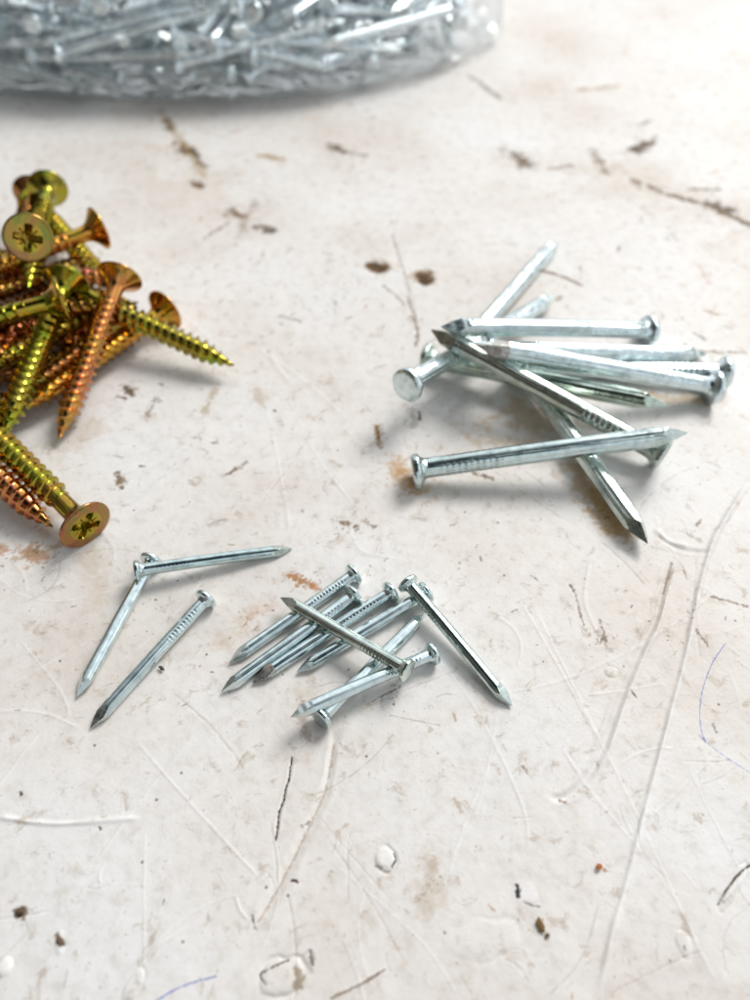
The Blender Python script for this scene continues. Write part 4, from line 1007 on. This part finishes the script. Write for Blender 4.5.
 ((-61.7, 293.2, 15.6),(-103.2, 269.3, 12.3),''),
 ((-89.6, 261.4, 26.4),(-135.2, 276.4, 25.6),''),
 ((-33.8, 296.7, 25.3),(-29.3, 248.9, 25.4),''),
 ((-43.2, 268.0, 6.2),(-51.0, 310.5, 27.1),''),
 ((-29.3, 258.9, 22.4),(9.9, 286.7, 22.7),''),
 ((-78.3, 246.6, 22.8),(-79.1, 294.5, 19.0),''),
 ((-104.0, 287.3, 22.8),(-57.3, 276.4, 21.7),''),
 ((-39.0, 240.4, 5.5),(-10.0, 276.9, 16.9),''),
 ((25.0, 297.4, 11.5),(-18.3, 277.8, 4.7),''),
 ((-159.9, 286.1, 6.4),(-115.3, 303.3, 2.5),''),
 ((-80.2, 256.2, 4.2),(-128.1, 254.6, 2.3),''),
 ((-110.4, 271.7, 28.5),(-97.3, 315.2, 12.9),''),
 ((-64.5, 253.6, 9.8),(-108.2, 272.4, 3.7),''),
 ((-133.7, 254.1, 22.9),(-172.0, 279.1, 8.3),''),
 ((-137.2, 284.7, 14.8),(-97.7, 308.9, 2.3),''),
 ((-24.4, 275.2, 7.7),(-56.1, 239.2, 6.0),''),
 ((16.8, 302.1, 14.2),(-12.2, 264.4, 7.7),''),
 ((-157.2, 268.8, 26.0),(-168.4, 313.7, 13.1),''),
 ((-31.8, 310.1, 8.9),(-33.9, 262.6, 15.3),''),
 ((1.6, 306.3, 6.3),(-2.2, 258.6, 2.7),''),
 ((-58.3, 243.7, 17.3),(-11.3, 242.9, 7.7),''),
 ((-57.8, 239.0, 9.9),(-11.4, 246.2, 19.8),''),
 ((-136.2, 263.0, 5.1),(-108.1, 299.2, 19.5),''),
 ((-48.5, 260.5, 7.5),(-78.6, 297.9, 6.4),''),
 ((-7.4, 267.1, 9.6),(22.8, 304.3, 6.9),''),
 ((-34.8, 274.5, 12.1),(-44.4, 321.3, 15.9),''),
 ((-137.6, 248.9, 11.1),(-165.6, 287.0, 19.7),''),
 ((17.9, 271.2, 25.4),(27.7, 318.1, 27.1),''),
 ((-76.1, 245.5, 14.1),(-124.0, 245.5, 13.5),''),
 ((20.5, 318.6, 6.3),(25.3, 271.0, 2.8),''),
 ((-1.3, 248.9, 6.0),(5.6, 295.5, 15.0),''),
 ((-33.6, 302.1, 6.5),(-70.4, 271.3, 4.3),''),
 ((-101.0, 256.3, 5.2),(-115.6, 301.3, 13.4),''),
 ((-40.5, 237.3, 8.2),(-85.6, 253.8, 8.7),''),
 ((-3.1, 265.3, 15.9),(25.7, 302.7, 7.0),''),
 ((-30.5, 270.1, 11.1),(-23.4, 317.5, 9.3),''),
 ((-116.6, 253.1, 18.9),(-69.9, 242.8, 15.1),''),
 ((-104.7, 271.0, 24.4),(-149.0, 260.0, 9.4),''),
 ((-92.4, 306.9, 16.2),(-69.9, 266.5, 3.4),''),
 ((-177.5, 283.5, 22.3),(-135.9, 261.3, 31.1),''),
 ((-109.1, 271.2, 14.9),(-102.2, 318.7, 13.4),''),
 ((-56.1, 241.0, 15.2),(-63.0, 288.1, 8.5),''),
 ((-31.2, 298.4, 14.1),(15.3, 291.0, 23.2),''),
 ((-2.5, 262.8, 7.4),(-47.6, 249.5, 17.0),''),
 ((-90.6, 315.4, 17.2),(-80.4, 271.0, 2.2),''),
 ((-125.2, 260.0, 13.8),(-107.7, 304.3, 8.0),''),
 ((-93.1, 246.9, 22.5),(-53.8, 273.2, 14.3),''),
 ((-11.5, 262.3, 10.6),(8.6, 305.8, 12.1),''),
 ((-141.4, 246.4, 11.3),(-94.1, 245.0, 3.4),''),
 ((-130.7, 296.8, 6.7),(-178.5, 298.4, 2.1),''),
 ((-115.1, 293.5, 10.3),(-134.9, 249.9, 12.8),''),
 ((-71.1, 273.3, 9.8),(-36.1, 240.6, 8.8),''),
 ((-70.6, 282.4, 4.2),(-115.5, 299.3, 2.1),''),
 ((-140.7, 285.9, 21.9),(-108.4, 251.0, 28.7),''),
 ((-41.6, 311.5, 8.3),(-77.2, 279.6, 12.1),''),
 ((-146.4, 267.1, 3.9),(-146.3, 315.1, 2.7),''),
 ((12.2, 270.2, 9.9),(35.3, 311.7, 16.6),''),
 ((-34.6, 270.2, 6.5),(-5.4, 308.1, 10.3),''),
 ((-102.3, 288.6, 8.3),(-55.5, 296.6, 2.0),''),
 ((-110.3, 258.6, 12.9),(-67.5, 280.2, 10.4),''),
 ((-33.9, 241.2, 11.2),(-78.8, 257.2, 5.5),''),
 ((-86.6, 270.9, 9.9),(-52.7, 305.0, 9.3),''),
 ((-31.6, 288.5, 4.2),(14.9, 276.8, 2.0),''),
 ((-93.2, 262.7, 15.5),(-48.8, 244.8, 18.9),''),
 ((-152.3, 305.4, 18.4),(-159.4, 260.5, 3.2),''),
 ((-182.4, 293.6, 4.3),(-135.0, 288.0, 8.9),''),
 ((-53.9, 304.2, 27.6),(-84.1, 270.2, 12.2),''),
 ((-145.4, 267.3, 11.2),(-103.3, 289.9, 6.5),''),
 ((-46.0, 287.3, 29.1),(-6.3, 288.2, 2.1),''),
 ((-145.6, 264.1, 6.2),(-100.9, 247.0, 3.0),''),
 ((-27.1, 300.7, 3.7),(-49.1, 261.2, 19.6),''),
 ((-5.9, 258.5, 10.5),(-50.9, 243.6, 3.1),''),
 ((-62.5, 248.4, 27.3),(-109.4, 257.8, 31.4),''),
 ((-75.2, 244.7, 4.2),(-121.7, 252.2, 13.4),''),
 ((-15.3, 269.1, 8.2),(-53.0, 239.9, 13.0),''),
 ((-13.4, 251.3, 20.8),(18.5, 285.1, 9.1),''),
 ((-61.9, 274.8, 12.4),(-40.4, 317.3, 18.6),''),
 ((-36.7, 275.1, 10.5),(-62.8, 314.9, 3.9),''),
 ((-15.4, 319.4, 8.5),(-30.4, 274.0, 4.7),''),
 ((-115.2, 283.4, 17.8),(-159.3, 272.7, 2.0),''),
 ((-117.9, 254.3, 6.4),(-71.3, 250.9, 17.3),'')]
def closed_loop(ctrl, n):
    out = []; N = len(ctrl)
    for i in range(N):
        a, b, c, d = [np.array(ctrl[(i+k) % N]) for k in (-1, 0, 1, 2)]
        for t in np.arange(n)/n:
            out.append(.5*((2*b)+(c-a)*t+(2*a-5*b+4*c-d)*t*t+(3*b-a-3*c+d)*t**3))
    return np.array(out)
def build_bag():
    P = closed_loop(BAG_OUTLINE, 16); nu = len(P); ctr = np.array([-75.0, 300.0])
    q = np.roll(P, -1, 0); dq = q-P
    def dist(pt):
        t = np.clip(((pt-P)*dq).sum(1)/(dq*dq).sum(1), 0, 1)
        return np.linalg.norm(pt-(P+dq*t[:, None]), axis=1).min()
    V = []
    ss_top = list(1-np.linspace(0, 1, 46)[1:-1]**1.7*.97)
    ss_bot = [.99, .975, .955, .93, .9, .86, .8, .7, .5, .25]
    P = P + np.array([[mnoise.noise(Vector((k_*.35, 1.5, 0)))*1.2+mnoise.noise(Vector((k_*.11, 4.5, 0)))*2.2, mnoise.noise(Vector((k_*.35, 9.5, 0)))*1.2+mnoise.noise(Vector((k_*.11, 7.5, 0)))*2.0] for k_ in range(nu)]); P[-1] = (P[-2]+P[0])/2
    q = np.roll(P, -1, 0); dq = q-P
    def wr(pt, z, amp):
        v = Vector((pt[0]*.075, pt[1]*.075, z*.075))
        v2 = Vector((pt[0]*.21, pt[1]*.21, z*.2+7))
        f = mnoise.noise(v)*1.6 + abs(mnoise.noise(v2))*1.4
        return amp*f
    rings = []
    for s in reversed(ss_bot):
        ring = []
        for k in range(nu):
            pt = ctr+(P[k]-ctr)*s; dd = dist(pt); uu = min(dd/9, 1)
            ring.append((pt[0], pt[1], 3.6-3.2*math.sqrt(max(0, 1-(1-uu)**2))))
        rings.append(ring)
    rings.append([(P[k][0], P[k][1], 3.6+wr(P[k], 5, .5)) for k in range(nu)])
    for s in ss_top:
        ring = []
        for k in range(nu):
            pt = ctr+(P[k]-ctr)*s; dd = dist(pt); uu = min(dd/22, 1)
            z = 3.6+30*math.sqrt(max(0, 1-(1-uu)**2.2)) + (wr(pt, 0, 1.0)+1.1*abs(mnoise.noise(Vector((pt[0]*.33, pt[1]*.24, 2.0))))-.3)*min(1, dd/4)+.5
            ring.append((pt[0], pt[1], z))
        rings.append(ring)
    for r in rings: V += r
    zb, zt = .45, np.mean([v[2] for v in rings[-1]])
    me = grid_mesh('bag_film', V, nu, len(rings), True, caps=[(0, (*ctr, zb), True), (len(rings)-1, (*ctr, zt), False)], m=M_FILM)
    bag = link('plastic_bag', me)
    bag['label'] = 'clear plastic bag full of loose zinc nails lying at the back of the table'; bag['category'] = 'bag'
build_bag()
rg = random.Random(5); firsts = {}
for i, (h, t, label) in enumerate(BAG_NAILS):
    v = i % 4
    lab = label or 'bright zinc nail in the jumbled heap inside the clear plastic bag'
    tint = (1.27, 1.2, 1.22, 1)
    if v not in firsts: o = firsts[v] = make_nail('bagged_nail', BGV[v], lab, 'zinc nails inside the clear bag', tint)
    else: o = copy_thing(firsts[v], lab, 'zinc nails inside the clear bag', tint)
    pose(o, h, t, BIG_L, rg.uniform(0, 6.28)); o.scale = (o.scale[0], .86, .86)

# ------------------------------------------------------------------ loose crumbs lying on the paint
CRUMBS = [
 (-30.49, 52.33, 0.55, 0.22, 0.12, -0.7, (0.05, 0.05, 0.05), 'dark splinter beside the single small nail at lower left'),
 (19.12, 19.63, 0.42, 0.75, 0.22, 0.3, (0.17, 0.1, 0.03), 'brown crumb below the white paint chip at lower right'),
 (19.77, 18.5, 0.28, 0.25, 0.15, 0.3, (0.17, 0.1, 0.03), 'tiny brown speck touching the foot of the brown crumb at lower right'),
 (27.13, 25.89, 0.45, 0.32, 0.18, 0.5, (0.45, 0.15, 0.04), 'orange rust crumb alone at the lower right'),
 (-41.42, 20.98, 0.5, 0.4, 0.22, 0.2, (0.1, 0.06, 0.03), 'dark brown crumb nearest the lower left edge'),
 (-36.07, 17.99, 0.3, 0.55, 0.18, 0.6, (0.12, 0.07, 0.04), 'small brown crumb to the right of the dark brown one at lower left'),
]
for (cx, cy, sx, sy, sz, rot, colr, label) in CRUMBS:
    m, n, b = mat('crumb'); b.inputs['Base Color'].default_value = (*colr, 1); b.inputs['Roughness'].default_value = .75
    nz = node(n, 'ShaderNodeTexNoise'); nz.inputs['Scale'].default_value = 4000
    cr_ = ramp(n, [(.35, (*[c*.5 for c in colr], 1)), (.65, (*[min(1, c*1.6) for c in colr], 1))])
    n.links.new(nz.outputs['Fac'], cr_.inputs[0]); n.links.new(cr_.outputs[0], b.inputs['Base Color'])
    nu, nv = 14, 9; V = []
    for j in range(nv):
        a = math.pi*(j+.5)/nv
        for i in range(nu):
            p = Vector((math.cos(i/nu*6.2832)*math.sin(a), math.sin(i/nu*6.2832)*math.sin(a), math.cos(a)))
            k = 1+.55*mnoise.noise(p*1.6+Vector((cx, cy, 0)))+.25*mnoise.noise(p*4+Vector((cx, cy, 5)))
            V.append((p.x*sx*k, p.y*sy*k, p.z*sz*k+sz*.55))
    me = grid_mesh('crumb', V, nu, nv, True, caps=[(0, (0, 0, sz*1.5), False), (nv-1, (0, 0, -sz*.4), True)], sharp=40, m=m)
    o = link('dirt_crumb', me); o.location = (cx*MM, cy*MM, .15*MM); o.rotation_euler = (0, 0, rot)
    o['label'] = label; o['category'] = 'crumb'; o['group'] = 'loose crumbs on the tabletop'
